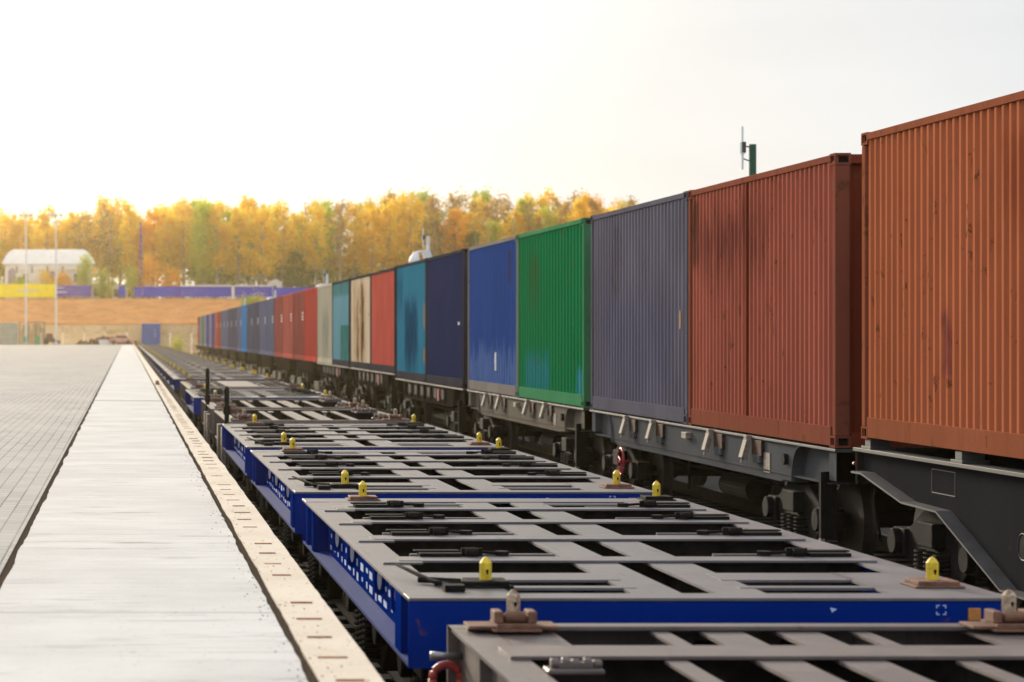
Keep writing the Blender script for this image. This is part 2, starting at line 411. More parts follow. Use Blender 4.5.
# tracks
def rails_mat():
    return dull('worn_rail_steel', (.10, .07, .055), .3, 10, .5, .2, .5, .5)
M['rail'] = dull('dark_rolling_steel', (.035, .026, .021), .3, 10, .6, .2, .35, .3)
M['sleeper'] = dull('dark_concrete_sleeper', (.02, .018, .016), .3, 5, .85, .4, .3)  # concrete darkened in colour for the shade beneath the trains
for tx, nm in ((TX1, 'beside the platform'), (TX2, 'under the loaded container train')):
    t = thing('railway_track', (tx, 0, 0), f'railway track {nm}', 'track')
    for sx in (-1, 1):
        m = MB(); x = sx * .76
        m.box(x - .036, x + .036, -30, 318, -.04, 0); m.box(x - .009, x + .009, -30, 318, -.15, -.04); m.box(x - .07, x + .07, -30, 318, -.17, -.15)
        m.build('rail', M['rail'], t)
    m = MB(); y = -8
    while y < 120:
        m.box(-1.35, 1.35, y, y + .26, -.32, -.172); y += .6
    o = m.build('sleepers', M['sleeper'], t); o['kind'] = 'stuff'
# loose ballast stones between platform and wagons (nearest metres)
m = MB()
for i in range(2600):
    y = 6 + 26 * random.random() ** 1.3
    x = random.uniform(.99, 1.7) if i % 2 else random.uniform(4.3, 7.2)
    s = random.uniform(.018, .035)
    a = Vector((random.uniform(-1, 1), random.uniform(-1, 1), random.uniform(-1, 1))).normalized()
    b = a.orthogonal().normalized(); c = a.cross(b)
    m.obox((x, y, -.28 + s * .6), a * s, b * s * .8, c * s * .7)
M['stone'] = dull('ballast_stone', (.07, .06, .048), .5, 9, .8, .2)
tag(m.build('ballast_stones', M['stone']), 'loose ballast stones lying beside the rails', 'ballast', kind='stuff')

# ------------------------------------------------------------------ bogie (part of a wagon), centred under its pivot
def bogie(parent, y, detail=True):
    b = thing('bogie', (0, y, 0), None, None); b.parent = parent
    # side frames
    for sx in (-1, 1):
        m = MB(); x = sx * 1.02
        prof = [(-1.15, .56), (-1.15, .40), (-.78, .38), (-.45, .12), (.45, .12), (.78, .38), (1.15, .40), (1.15, .56), (.75, .62), (.38, .80), (-.38, .80), (-.75, .62)]
        m.prism(prof, 'x', x - .06, x + .06)
        m.box(x - .10, x + .10, -1.08, -.76, .34, .60); m.box(x - .10, x + .10, .76, 1.08, .34, .60)
        m.tube([(x + sx * .09, -.925, .475), (x + sx * .17, -.925, .475)], .12, 14)
        m.tube([(x + sx * .09, .925, .475), (x + sx * .17, .925, .475)], .12, 14)
        m.build('side_frame', M['black_steel'], b, bevel=.01)
        m = MB()
        for yy in (-.24, 0, .24):
            for k in range(7):
                m.torus((x + sx * .09, yy, .20 + k * .04), .085, .014, 'z', 12)
        m.build('spring', M['black_steel'], b)
    m = MB(); m.box(-1.2, 1.2, -.2, .2, .5, .72); m.tube([(0, 0, .7), (0, 0, .86)], .2, 14)
    m.tube([(-.9, -.4, .45), (.9, -.4, .45)], .04, 8); m.tube([(-.9, .4, .45), (.9, .4, .45)], .04, 8)
    m.tube([(-.5, -.4, .45), (-.5, .4, .62)], .025, 6); m.tube([(.5, -.4, .45), (.5, .4, .62)], .025, 6)
    m.build('bolster', M['black_steel'], b, bevel=.01)
    for yy in (-.925, .925):
        m = MB(); m.tube([(-1.0, yy, .475), (1.0, yy, .475)], .08, 12)
        m.build('axle', M['black_steel'], b)
        for sx in (-1, 1):
            m = MB(); x = sx * .76
            m.tube([(x - .065, yy, .475), (x - .02, yy, .475), (x + .02, yy, .475), (x + .065, yy, .475)],
                   [.475 if sx < 0 else .505, .475, .475, .505 if sx < 0 else .475], 32)
            m.tube([(x + sx * .065, yy, .475), (x + sx * .068, yy, .475)], .44, 32)
            m.build('wheel', M['rail'], b)
    return b

# ------------------------------------------------------------------ empty blue flat wagon on the near track
DZ = CH - 1.268                                # deck level
BL = 6.75
def lock_pin(parent, x, y, z, pin_mat, base_mat, tall=.115, wide=.125, rusty=False):
    m = MB(); m.box(x - wide, x + wide, y - .12, y + .12, z + .002, z + .012); m.box(x - wide + .02, x + wide - .02, y - .10, y + .10, z + .012, z + .034)
    o = m.build('lock_base', base_mat, parent, bevel=.003)
    if rusty:
        m = MB(); m.box(x - .085, x + .085, y - .045, y + .045, z + .034, z + .066)
        m.tube([(x - .045, y - .05, z + .062), (x + .045, y - .05, z + .062)], .024, 12)
        m.box(x - .095, x - .055, y - .07, y + .05, z + .034, z + .088); m.box(x + .055, x + .095, y - .07, y + .05, z + .034, z + .088)
        m.build('lock_housing', M['rusty'], o, bevel=.005); z += .045
    m = MB()
    w = .031; d = .030
    pts = []
    zz = z + .034
    prof = [(-w, 0), (-w, tall * .76), (0, tall), (w, tall * .76), (w, 0)]
    m.tube([(x, y, zz), (x, y, zz + tall * .74), (x, y, zz + tall * .92), (x, y, zz + tall)], [w, w, w * .5, w * .12], 12)
    p = m.build('lock_pin', pin_mat, o)
    m = MB(); m.tube([(x + .004, y - d - .003, zz + tall * .40), (x + .004, y - d + .004, zz + tall * .40)], .008, 8)
    m.box(x - .001, x + .008, y - d - .0025, y - d + .004, zz + tall * .25, zz + tall * .38)
    m.build('lock_slot', M['dark_hole'], o)
    return o

def blue_wagon(label, y0, level=2):
    """level 2: all parts, level 1: mid distance, level 0: far"""
    L = BL; t = thing('flat_wagon', (TX1, y0 + L / 2, 0), label, 'railway wagon', 'empty flat wagons standing along the platform')
    h = L / 2; z = DZ
    paintm = M['blue'] if level == 2 else M['dark_blue']
    deck = M['deck_grey'] if level == 2 else M['deck_far']
    for sx in (-1, 1):
        m = MB()
        xs = sorted((sx * 1.46, sx * 1.255)); m.box(xs[0], xs[1], -h + .02, h - .02, z - .014, z)
        m.build('side_flange', deck, t)
        m = MB(); xs = sorted((sx * 1.325, sx * 1.34)); m.box(xs[0], xs[1], -h + .03, h - .03, z - .32, z - .014)
        xs = sorted((sx * 1.455, sx * 1.20)); m.box(xs[0], xs[1], -h + .03, h - .03, z - .338, z - .32, 1)
        if level:
            for (a, b) in ((.02, .06), (.40, .66), (L - .95, L - .80), (L - .42, L - .24), (L - .08, L - .03)):
                xs = sorted((sx * 1.34, sx * 1.45)); m.box(xs[0], xs[1], -h + a, -h + b, z - .32, z - .015)
        g = m.build('side_girder', [paintm, M['blue_flange']], t)
        if level:
            for yy in (1.25, 2.1, 3.7, 4.75):
                m = MB(); prof = []
                xi, xo = sx * 1.342, sx * 1.400
                n_ = 8
                xm = (xi + xo) / 2; rr = abs(xo - xi) / 2
                arc = [(xm + rr * math.cos(math.pi + math.pi * k / n_), z - .185 + rr * 1.3 * math.sin(math.pi + math.pi * k / n_)) for k in range(n_ + 1)]
                prof = [(xm - rr, z - .016)] + arc + [(xm + rr, z - .016)]
                m.prism(prof, 'y', -h + yy, -h + yy + .06)
                m.build('stake_pocket', paintm, g, bevel=.004)
                m = MB(); ov = [(xm + rr * .42 * math.cos(2 * math.pi * k / 14), z - .125 + .065 * math.sin(2 * math.pi * k / 14)) for k in range(14)]
                m.prism(ov, 'y', -h + yy - .004, -h + yy)
                m.build('pocket_lining', M['white'] if level == 2 else M['deck_grey'], g)
        if level == 2 and sx < 0:
            m = MB()
            for k in range(54):
                yy = -h + .85 + (k % 18) * .27 + random.uniform(0, .08)
                zt = z - .08 - (k // 18) * .085
                m.box(-1.3425, -1.3405, yy, yy + random.choice((.06, .10, .16)), zt - random.uniform(.02, .055), zt)
            m.build('stencilled_marks', M['pale_mark'], g)
    for sy in (-1, 1):
        m = MB(); ys = sorted((sy * h, sy * (h - .03)))
        m.prism([(-1.46, z - .335), (-1.3, z - .338), (-1.12, z - .40), (1.12, z - .40), (1.3, z - .338), (1.46, z - .335), (1.46, z - .016), (-1.46, z - .016)], 'y', ys[0], ys[1])
        e = m.build('end_beam', paintm, t)
        if sy < 0 and level:
            m = MB(); cx, cz, a, yy = 1.10, z - .054, .024, -h - .002
            for ix in (-1, 1):
                for iz in (-1, 1):
                    xs = sorted((cx + ix * a, cx + ix * (a - .016))); zs = sorted((cz + iz * a, cz + iz * (a - .005)))
                    m.box(xs[0], xs[1], yy, -h, zs[0], zs[1])
                    xs = sorted((cx + ix * a, cx + ix * (a - .005))); zs = sorted((cz + iz * a, cz + iz * (a - .016)))
                    m.box(xs[0], xs[1], yy, -h, zs[0], zs[1] )
            m.prism([(.565, cz + .012), (.598, cz + .004), (.575, cz - .012)], 'y', yy, -h)
            m.build('square_marking', M['pale_mark'], e)
            if level == 2:
                m = MB(); m.box(1.228, 1.288, -h - .012, -h, z - .105, z - .045); m.build('reflector', M['orange_plate'], e, bevel=.003)
    # centre sill
    m = MB()
    for sx in (-1, 1):
        xs = sorted((sx * .085, sx * .33)); m.box(xs[0], xs[1], -h + .03, h - .03, z - .016, z - .002)
        xs = sorted((sx * .20, sx * .215)); m.box(xs[0], xs[1], -h + .03, h - .03, z - .36, z - .016, 1)
    m.build('centre_sill', [deck, M['web_dark']], t)
    # end plates and cross beams (y measured from the near end)
    for (a, b, x0, x1) in ((.0, .21, -1.46, 1.46), (L - .37, L, -1.46, 1.46)):
        m = MB(); m.box(x0, x1, -h + a, -h + b, z - .012, z + .003)
        m.build('end_plate', deck, t, bevel=.002)
    m = MB()
    for sx in (-1, 1):                                    # corner plates round the locks
        for (a, b, xa, xb) in ((.21, 1.2, .93, 1.30), (.47, .56, .26, .93), (.84, 1.19, .26, .95), (L - 1.0, L - .37, .95, 1.30), (L - .60, L - .52, .3, .95)):
            xs = sorted((sx * xa, sx * xb)); m.box(xs[0], xs[1], -h + a, -h + b, z - .012, z + .001)
            m.build('corner_plate', deck, t); m = MB()

    for (a, b) in ((1.74, 2.12), (3.09, 3.52), (4.38, 4.74), (5.52, 5.80)):
        m = MB()
        m.box(-1.30, 1.36, -h + a, -h + a + (b - a) * .62, z + .001, z + .013); m.box(-1.26, 1.26, -h + a + (b - a) * .62, -h + b, z - .07, z - .06, 1)
        m.box(-1.40, -1.18, -h + a - .10, -h + a - .04, z + .001, z + .012) if level else None
        m.box(-1.19, -.36, -h + b + .02, -h + b + .06, z - .02, z + .010) if level else None
        m.box(.55, 1.28, -h + b + .02, -h + b + .05, z - .02, z + .010) if level else None
        m.box(-1.30, 1.30, -h + a + .1, -h + a + .112, z - .26, z + .001, 1); m.box(-1.26, 1.26, -h + b - .03, -h + b - .018, z - .26, z - .07, 1)
        cb = m.build('cross_beam', [deck, M['web_dark']], t)
        if level:
            for sx, off in ((-1, 0), (1, .12)):
                m = MB(); q = lambda v: sx * v + off
                yy = -h + a + (b - a) * .62 + .02
                xs = sorted((q(1.16), q(.92))); m.box(xs[0], xs[1], yy - .06, yy + .08, z + .014, z + .034)
                m.box(xs[0] - .02 * (sx < 0), xs[1] + .02 * (sx > 0), yy + .03, yy + .10, z + .034, z + .042)
                m.build('folding_plate', M['black_steel'], t, bevel=.003)
                m = MB()
                for dy in (-.05, .03):
                    m.tube([(q(.90), yy + dy, z + .038), (q(.83), yy + dy, z + .038)], .023, 12)
                m.box(*sorted((q(.92), q(.80))), yy - .02, yy + .0, z + .014, z + .06)
                m.tube([(q(.80), yy, z + .035), (q(.66), yy + .02, z + .025)], .010, 6)
                m.tube([(q(.685), yy + .02, z + .014), (q(.685), yy + .02, z + .040)], .040, 12)
                m.build('clamp', M['black_steel'], t)
    if level:
        # bent release lever lying on the near left corner
        m = MB()
        m.tube([(-1.40, -h + 1.08, z + .06), (-1.36, -h + .90, z + .05), (-1.27, -h + .58, z + .022), (-1.20, -h + .40, z + .018)], [.007, .010, .013, .012], 8)
        m.box(-1.25, -1.15, -h + .26, -h + .36, z + .004, z + .035)
        m.tube([(-1.33, -h + .66, z + .022), (-1.13, -h + .56, z + .022)], .016, 8); m.tube([(-1.27, -h + .50, z + .02), (-1.10, -h + .46, z + .02)], .014, 8)
        m.build('release_lever', M['black_steel'], t)
    for yy in (.55, L - .15):
        for x in (-1.005, 1.25):
            if level == 0:
                m = MB(); m.box(x - .12, x + .12, -h + yy - .1, -h + yy + .1, z + .002, z + .035)
                o = m.build('lock_base', M['deck_far'], t)
                m = MB(); m.box(x - .034, x + .034, -h + yy - .03, -h + yy + .03, z + .035, z + .15); m.build('lock_pin', M['yellow'], o)
            else:
                lock_pin(t, x, -h + yy, z, M['yellow'], M['rusty'] if (yy < 1 and x > 0) or (yy > 1 and x < 0) else M['black_steel'])
    if level:
        for yy in (-h + 1.75, h - 1.75): bogie(t, yy)
    else:
        for yy in (-h + 1.2, h - 1.2):
            for sx in (-1, 1):
                m = MB(); m.tube([(sx * .70, yy, .475), (sx * .83, yy, .475)], .475, 20); m.build('wheel', M['black_steel'], t)
        m = MB(); m.box(-.9, .9, -h + .6, h - .6, .35, z - .36); m.build('underframe', M['black_steel'], t)
    m = MB(); m.box(-.16, .16, -h - .42, -h, .72, .98); m.box(-.22, .1, -h - .6, -h - .36, .70, 1.0)
    m.build('coupler', M['black_steel'], t, bevel=.01)
    MB().box(-.16, .16, h, h + .12, .72, .98).build('coupler', M['black_steel'], t)
    return t

# ------------------------------------------------------------------ older brown-grey skeletal wagon
def skeletal_wagon(label, y0, L, xc=2.84, drop=0., plate=False, dark=False):
    t = thing('skeletal_wagon', (xc, y0 + L / 2, -drop), label, 'railway wagon', 'empty flat wagons standing along the platform')
    h = L / 2; z = DZ; dk = M['deck_brown']
    for sx in (-1, 1):
        m = MB(); xs = sorted((sx * 1.37, sx * 1.19)); m.box(xs[0], xs[1], -h + .02, h - .02, z - .015, z)
        m.box(*sorted((sx * 1.30, sx * 1.315)), -h + .03, h - .03, z - .42, z - .015)
        m.box(*sorted((sx * 1.36, sx * 1.16)), -h + .03, h - .03, z - .44, z - .42)
        k = .4
        while k < L - .3:
            m.box(*sorted((sx * 1.315, sx * 1.365)), -h + k, -h + k + .015, z - .42, z - .016); k += .9
        m.build('side_girder', dk, t)
    m = MB()
    for sx in (-1, 1):
        m.box(*sorted((sx * .075, sx * .265)), -h + .03, h - .03, z - .018, z - .003)
        m.box(*sorted((sx * .16, sx * .175)), -h + .03, h - .03, z - .36, z - .018, 1)
    m.build('centre_sill', [dk, M['web_dark']], t)
    for sy in (-1, 1):
        m = MB(); m.box(-1.37, 1.37, *sorted((sy * h, sy * (h - .03))), z - .40, z - .004)
        m.box(-1.37, 1.37, *sorted((sy * (h - .03), sy * (h - .16))), z - .014, z + .001)
        m.build('end_beam', dk, t)
        m = MB(); m.box(-1.31, 1.31, *sorted((sy * (h - .13), sy * (h - .25))), z + .002, z + .022); m.build('end_strip', dk, t, bevel=.003)
        m = MB()
        for sx in (-1, 1):
            m = MB()
            m.box(*sorted((sx * 1.185, sx * .93)), *sorted((sy * (h - .15), sy * (h - .86))), z - .015, z - .001)
            m.build('corner_plate', dk, t); m = MB()
            m.box(*sorted((sx * .49, sx * .41)), *sorted((sy * (h - .16), sy * (h - .86))), z - .015, z - .002)
            m.box(*sorted((sx * .455, sx * .44)), *sorted((sy * (h - .16), sy * (h - .86))), z - .30, z - .015)
            m.build('inner_rib', dk, t)
    ys = []; ya = .3
    if L > 6: ya = 1.16
    if L > 6: ys = [.83, 2.2, L * .5 - .16, L - 2.55, L - 1.16]
    for k, a in enumerate(ys):
        m = MB(); m.box(-1.27, 1.30, -h + a, -h + a + .33, z + .002, z + .016)
        m.box(-1.18, 1.18, -h + a + .10, -h + a + .115, z - .28, z + .002, 1); m.box(-1.18, 1.18, -h + a + .22, -h + a + .235, z - .28, z + .002, 1)
        m.build('cross_beam', [dk, M['web_dark']], t)
    m = MB()
    for sx in (-1, 1):
        m.box(*sorted((sx * .64, sx * .55)), -h + ya, h - ya, z - .015, z - .002)
        m.box(*sorted((sx * .60, sx * .585)), -h + ya, h - ya, z - .30, z - .015, 1)
    if plate:
        m.box(-.40, .40, -h + 1.0, h - .9, z + .018, z + .03)
    m.build('longitudinal', [dk, M['web_dark']], t)
    for yy in (.27, L - .27):
        for sx in (-1, 1):
            m = MB(); x = sx * 1.12; m.box(x - .20, x + .20, -h + yy - .08, -h + yy + .10, z + .022, z + .036)
            m.build('wear_plate', M['rusty'], t, bevel=.003)
            lock_pin(t, sx * 1.11, -h + yy, z + .012, M['cream'], M['rusty'], .10, .11, True)
    # stowed inner locks lying flat beside the cross beams
    for k, a in enumerate(ys or [.75, 1.35, L - 1.3, L - .75]):
        for sx in (-1, 1):
            m = MB(); x = sx * 1.07; yy = -h + a - (.36 if L > 6 else .10); q = .62 if L > 6 else 1
            m.box(x - .20 * q, x + .16 * q, yy - .06, yy + .05, z + .002, z + .02)
            for e_, rr_ in ((-.14, .030), (-.07, .034), (-.01, .028), (.07, .032), (.13, .026)):
                m.tube([(x + (e_ - .028) * q, yy, z + .02 + rr_ * q), (x + (e_ + .028) * q, yy, z + .02 + rr_ * q)], rr_ * q, 10)
            m.box(x - .12 * q, x + .10 * q, yy - .02, yy + .02, z + .02, z + .045)
            m.build('folded_lock', M['rusty'] if (k + sx) % 4 == 1 and L < 6 else M['deck_brown'], t, bevel=.004)
    for yy in (-h + 1.5, h - 1.5): bogie(t, yy)
    MB().box(-.16, .16, -h - .42, -h, .72, .98).build('coupler', M['black_steel'], t); MB().box(-.16, .16, h, h + .12, .72, .98).build('coupler', M['black_steel'], t)
    return t

w0 = skeletal_wagon('nearest brown-grey skeletal wagon with rusty locks, cut off by the foot of the photo', 3.82, 6.75, 2.84, .062)
# hose and valve at its far left corner
m = MB(); xx = -1.40; yy = 6.75 / 2 + .05
m.torus((xx + .02, yy - .12, DZ - .24), .065, .020, 'y', 14, 0, 0, math.pi)
m.tube([(xx - .045, yy - .12, DZ - .24), (xx - .045, yy - .12, DZ - .5)], .020, 8); m.tube([(xx + .085, yy - .12, DZ - .24), (xx + .085, yy - .12, DZ - .34)], .020, 8)
m.build('brake_hose', M['red_rubber'], w0, smooth=True)
m = MB(); m.tube([(-1.31, yy - .16, DZ - .13), (-1.40, yy - .16, DZ - .13), (-1.46, yy - .16, DZ - .13)], [.016, .016, .022], 10)
m.build('end_cock', M['steel'], w0, smooth=True)
bw = blue_wagon('nearest bright blue flat wagon, yellow lock pins and a square marking on its end beam', 11.06, 2)
cp = copy_tree(bw); cp.location.y = 18.55 + BL / 2
cp['label'] = 'second bright blue flat wagon with yellow lock pins, counted from the near end'
cp = copy_tree(bw); cp.location.y = 26.0 + BL / 2
cp['label'] = 'third bright blue flat wagon, last one before the brown skeletal wagons with black stakes'
w4 = skeletal_wagon('rusty brown skeletal wagon right behind the third blue wagon, black stake at its corner', 33.5, 5.2, 2.83)
w5 = skeletal_wagon('rusty brown skeletal wagon in front of the fourth blue wagon', 39.4, 5.4, 2.82)
def stake(parent, xl, yl, z0, z1):
    m = MB(); m.tube([(xl, yl, z0), (xl, yl, z1 - .04), (xl, yl, z1)], [.036, .036, .015], 10); m.box(xl - .05, xl + .05, yl - .05, yl + .05, z0 + .2, z0 + .32)
    m.build('stake', M['black_steel'], parent)
    m = MB(); m.tube([(xl + .045, yl - .07, z0 + .4), (xl + .045, yl - .07, z1 - .1)], .007, 6); m.build('stake_rod', M['steel'], parent)
stake(w4, 1.456 - 2.83, -2.6 + .05, CH - 1.36, CH - .745)
stake(w5, 1.47 - 2.82, -2.7 + 2.6, CH - 1.42, CH - .60)
for yy in (-2.35, -.9): MB().box(-1.44, -1.38, yy, yy + .35, DZ - .62, DZ - .10).build('side_plate', M['latch'], w4)
for yy in (-2.35, -1.2): MB().box(-1.44, -1.38, yy, yy + .35, DZ - .62, DZ - .10).build('side_plate', M['latch'], w5)
cp = copy_tree(bw); cp.location.y = 46.6 + BL / 2
cp['label'] = 'fourth bright blue flat wagon, between two brown skeletal wagons'
w7 = skeletal_wagon('brown skeletal wagon with a pale broad plate on its deck, beyond the fourth blue wagon', 54.2, 8.6, 2.82, 0, True)
fw = blue_wagon('dark blue flat wagon with dusty deck, first of the long far row', 66.2, 0)
for i in range(1, 31):
    y = 66.2 + i * 7.5
    cp = copy_tree(fw); cp.location.y = y + BL / 2
    cp['label'] = f'dark blue flat wagon with dusty deck, {ordinal(i + 1)} of the long far row'

# ------------------------------------------------------------------ containers
CX = TX2
def corr(y0, y1, x, out, z0, z1, pitch, depth):
    """vertical trapezoidal corrugation along y"""
    n = max(3, round((y1 - y0) / pitch)); p = (y1 - y0) / n
    ys = []
    for i in range(n):
        a = y0 + i * p
        ys += [(a, 0), (a + p * .30, 0), (a + p * .48, 1), (a + p * .82, 1)]
    ys.append((y1, 0))
    vs = []; fs = []
    for (yy, d) in ys:
        vs += [(x - out * d * depth, yy, z0), (x - out * d * depth, yy, z1)]
    for i in range(len(ys) - 1):
        k = i * 2; fs.append((k, k + 1, k + 3, k + 2))
    return vs, fs
def casting(m, x, y, z, sx, sy):
    """corner casting: block with recessed oval-like openings"""
    x0, x1 = sorted((x, x - sx * .162)); y0, y1 = sorted((y, y - sy * .178)); m.box(x0, x1, y0, y1, z, z + .118)
def casting_obj(parent, pts, mat):
    for (x, y, z, sx, sy) in pts:
        bm = bmesh.new()
        x0, x1 = sorted((x, x - sx * .162)); y0, y1 = sorted((y, y - sy * .178))
        r = bmesh.ops.create_cube(bm, size=1)
        for v in r['verts']: v.co = Vector(((x0 + x1) / 2 + v.co.x * (x1 - x0), (y0 + y1) / 2 + v.co.y * (y1 - y0), z + .059 + v.co.z * .118))
        bm.normal_update()
        for want in (Vector((sx, 0, 0)), Vector((0, sy, 0))):
            f = [q for q in bm.faces if q.normal.dot(want) > .9 and q.calc_area() > .01][0]
            bmesh.ops.inset_individual(bm, faces=[f], thickness=.03)
            e = bmesh.ops.extrude_face_region(bm, geom=[f]); vv = [q for q in e['geom'] if isinstance(q, bmesh.types.BMVert)]
            bmesh.ops.translate(bm, vec=-want * .045, verts=vv)
            bmesh.ops.delete(bm, geom=[f], context='FACES') if f.is_valid else None
            for q in bm.faces:
                if abs(q.normal.dot(want)) > .9 and q.calc_area() < .012 and all(v in vv for v in q.verts): q.material_index = 1
            bm.normal_update()
        me = bpy.data.meshes.new('corner_casting'); bm.to_mesh(me); bm.free()
        me.materials.append(mat); me.materials.append(M['dark_hole'])
        o = bpy.data.objects.new('corner_casting', me); COL.objects.link(o); o.parent = parent

def container(y0, L, zb, H, mat, label, pitch=.2, depth=.034, near=True, frame=None, rail_b=.17, rail_t=.075, endm=None, cx=None):
    if pitch == .20: depth = .024
    t = thing('shipping_container', (cx or CX, y0 + L / 2, zb), label, 'container', 'shipping containers loaded on the train')
    h = L / 2; fr = frame or mat; hw = 1.219
    n2 = endm or mat
    pw = .075
    def sheet(vs, fs, name, mt=None):
        m = MB(); m.add(vs, fs)
        me = bpy.data.meshes.new(name); me.from_pydata(m.v, [], m.f); me.materials.append(mt or mat)
        o = bpy.data.objects.new(name, me); COL.objects.link(o); o.parent = t; return o
    for sx in (-1, 1):
        vs, fs = corr(-h + pw, h - pw, sx * (hw - .012), sx, rail_b - .01, H - rail_t, pitch, depth)
        sheet(vs, fs, 'side_panel')
    if near:
        for sy in (-1, 1):
            vs, fs = corr(-hw + .1, hw - .1, sy * (h - .03), sy, .14, H - .1, .22, .036)
            vs = [(b, a, c) for a, b, c in vs]
            sheet(vs, fs, 'end_panel', n2)
    else:
        for sy in (-1, 1):
            sheet([(-hw + .1, sy * (h - .03), .14), (hw - .1, sy * (h - .03), .14), (hw - .1, sy * (h - .03), H - .1), (-hw + .1, sy * (h - .03), H - .1)], [(0, 1, 2, 3)], 'end_panel', n2)
    m = MB(); m.box(-hw + .02, hw - .02, -h + .02, h - .02, H - .03, H - .012); m.build('roof', fr, t)
    m = MB(); m.box(-hw + .05, hw - .05, -h + .05, h - .05, .10, .13); m.build('floor', M['black_steel'], t)
    for sx in (-1, 1):
        m = MB(); m.box(*sorted((sx * hw, sx * (hw - .05))), -h + .16, h - .16, .012, rail_b); m.build('bottom_rail', fr, t, bevel=.004 if near else 0)
        m = MB(); m.box(*sorted((sx * (hw + .001), sx * (hw - .06))), -h + .16, h - .16, H - rail_t, H - .006); m.build('top_rail', fr, t, bevel=.004 if near else 0)
        for sy in (-1, 1):
            m = MB(); m.box(*sorted((sx * (hw - .002), sx * (hw - .15))), *sorted((sy * (h - .002), sy * (h - pw - .02))), .118, H - .118); m.build('corner_post', fr, t, bevel=.006 if near else 0)
    for sy in (-1, 1):
        m = MB(); m.box(-hw + .16, hw - .16, *sorted((sy * (h - .002), sy * (h - .06))), H - .10, H - .01)
        m.box(-hw + .16, hw - .16, *sorted((sy * (h - .002), sy * (h - .06))), .01, .15); m.build('end_rail', n2, t)
    pts = [(sx * (hw + .003), sy * (h + .003), z, sx, sy) for sx in (-1, 1) for sy in (-1, 1) for z in (0, H - .115)]
    if near: casting_obj(t, pts, fr)
    else:
        for p in pts:
            m = MB(); casting(m, *p); m.build('corner_casting', fr, t)
    return t

def cmat(name, col, **k): return paint(name, col, **k)
DK = (.05, .028, .02)
C = {}
C['orange'] = cmat('weathered_orange_container_paint', (.39, .125, .058), rust=.46, grime=.5, fade=.12, rough=.5,
    stains=[((-2.4, -.6, 1.9, 2.6, .15, .5), (.20, .045, .02), .45), ((.7, .9, .7, 1.2, .05, .2), (.12, .03, .05), .8)])
C['orange_rail'] = cmat('faded_orange_rail_paint', (.24, .080, .042), rust=.6, grime=.5, fade=.12)
C['red'] = cmat('faded_red_container_paint', (.31, .092, .060), rust=.46, grime=.5, fade=.2, rough=.5,
    stains=[((-.4, 2.4, 1.9, 2.55, .25, .5), (.10, .03, .028), .75), ((2.55, 2.85, 2.0, 2.8, .05, .1), (.06, .03, .02), .9), ((-2.5, -1.4, .4, 2.4, .3, .4), (.40, .13, .085), .35)])
C['red_end'] = cmat('shaded_rust_red_end_paint', (.16, .035, .018), rust=.5, grime=.5)  # rust red with the shade of the unlit end walls mixed in
C['red_rail'] = cmat('dusty_red_brown_rail', (.20, .066, .042), rust=.6, grime=.5, fade=.12)
C['grey'] = cmat('faded_slate_container_paint', (.122, .112, .140), rust=.16, grime=.4, fade=.25, rough=.5,
    stains=[((-2.0, 2.2, .3, 1.6, .5, .6), (.085, .09, .155), .6), ((1.0, 1.5, 1.7, 2.7, .1, .3), (.07, .055, .065), .6)])
C['green'] = cmat('green_container_paint', (.008, .175, .062), rust=.4, grime=.55, fade=.05, rough=.45,
    stains=[((.0, 2.3, .05, .75, .2, .5), (.03, .20, .26), .9), ((-2.9, -2.4, .1, .6, .1, .2), (.05, .26, .36), .9), ((1.0, 2.0, 1.6, 2.6, .2, .5), (.05, .10, .03), .65)])
C['green_rail'] = cmat('green_rail_paint', (.055, .20, .095), rust=.3, grime=.4)
C['blue'] = cmat('royal_blue_container_paint', (.024, .070, .25), rust=.3, grime=.35, fade=.1, rough=.45,
    stains=[((-3, 3, -.1, .8, .2, .7), (.16, .24, .44), .55), ((-2.4, -1.9, 2.1, 2.7, .1, .3), (.05, .03, .03), .9)])
C['navy'] = cmat('navy_container_paint', (.022, .032, .095), rust=.1, grime=.3, fade=.1)
C['teal'] = cmat('teal_blue_container_paint', (.028, .20, .30), rust=.15, grime=.3, fade=.1,
    stains=[((-1.3, 1.2, .3, 1.95, .35, .5), (.004, .055, .12), 1.3), ((1.7, 3.0, 1.7, 2.7, .25, .3), (.01, .10, .17), .8),
            ((-2.9, -2.5, 1.3, 1.9, .06, .1), (.42, .22, .06), .9), ((-2.9, -2.5, .5, .8, .06, .1), (.42, .22, .06), .9)])
C['coral'] = cmat('coral_red_container_paint', (.50, .10, .075), rust=.08, grime=.2, fade=.15)
C['rusty_cream'] = cmat('cream_container_paint_with_rust', (.66, .54, .37), rust=.3, grime=.3, fade=.15,
    stains=[((-1.6, 2.3, .1, 2.65, .5, .9), (.40, .20, .06), .6), ((-.9, -.2, .1, 2.6, .15, .9), (.09, .028, .012), 1.2), ((.6, 1.1, .1, 2.0, .12, .9), (.12, .035, .012), 1.2)])
C['cream'] = cmat('pale_cream_container_paint', (.44, .40, .30), rust=.08, grime=.4, fade=.1,
    stains=[((-1.4, 1.0, .2, 1.9, .5, .5), (.20, .20, .165), .8)])
C['seagreen'] = cmat('pale_sea_green_container_paint', (.14, .31, .36), rust=.08, grime=.2, fade=.1,
    stains=[((-3.1, .0, -.2, 1.35, .03, .03), (.03, .17, .14), 1.2), ((-3.1, 3.1, 2.35, 3.0, .05, .05), (.06, .19, .18), 1.0)])
C['brightred'] = cmat('bright_red_container_paint', (.42, .068, .055), rust=.12, grime=.3, fade=.15)
C['fadedred'] = cmat('dull_red_container_paint', (.26, .07, .062), rust=.12, grime=.35, fade=.25)
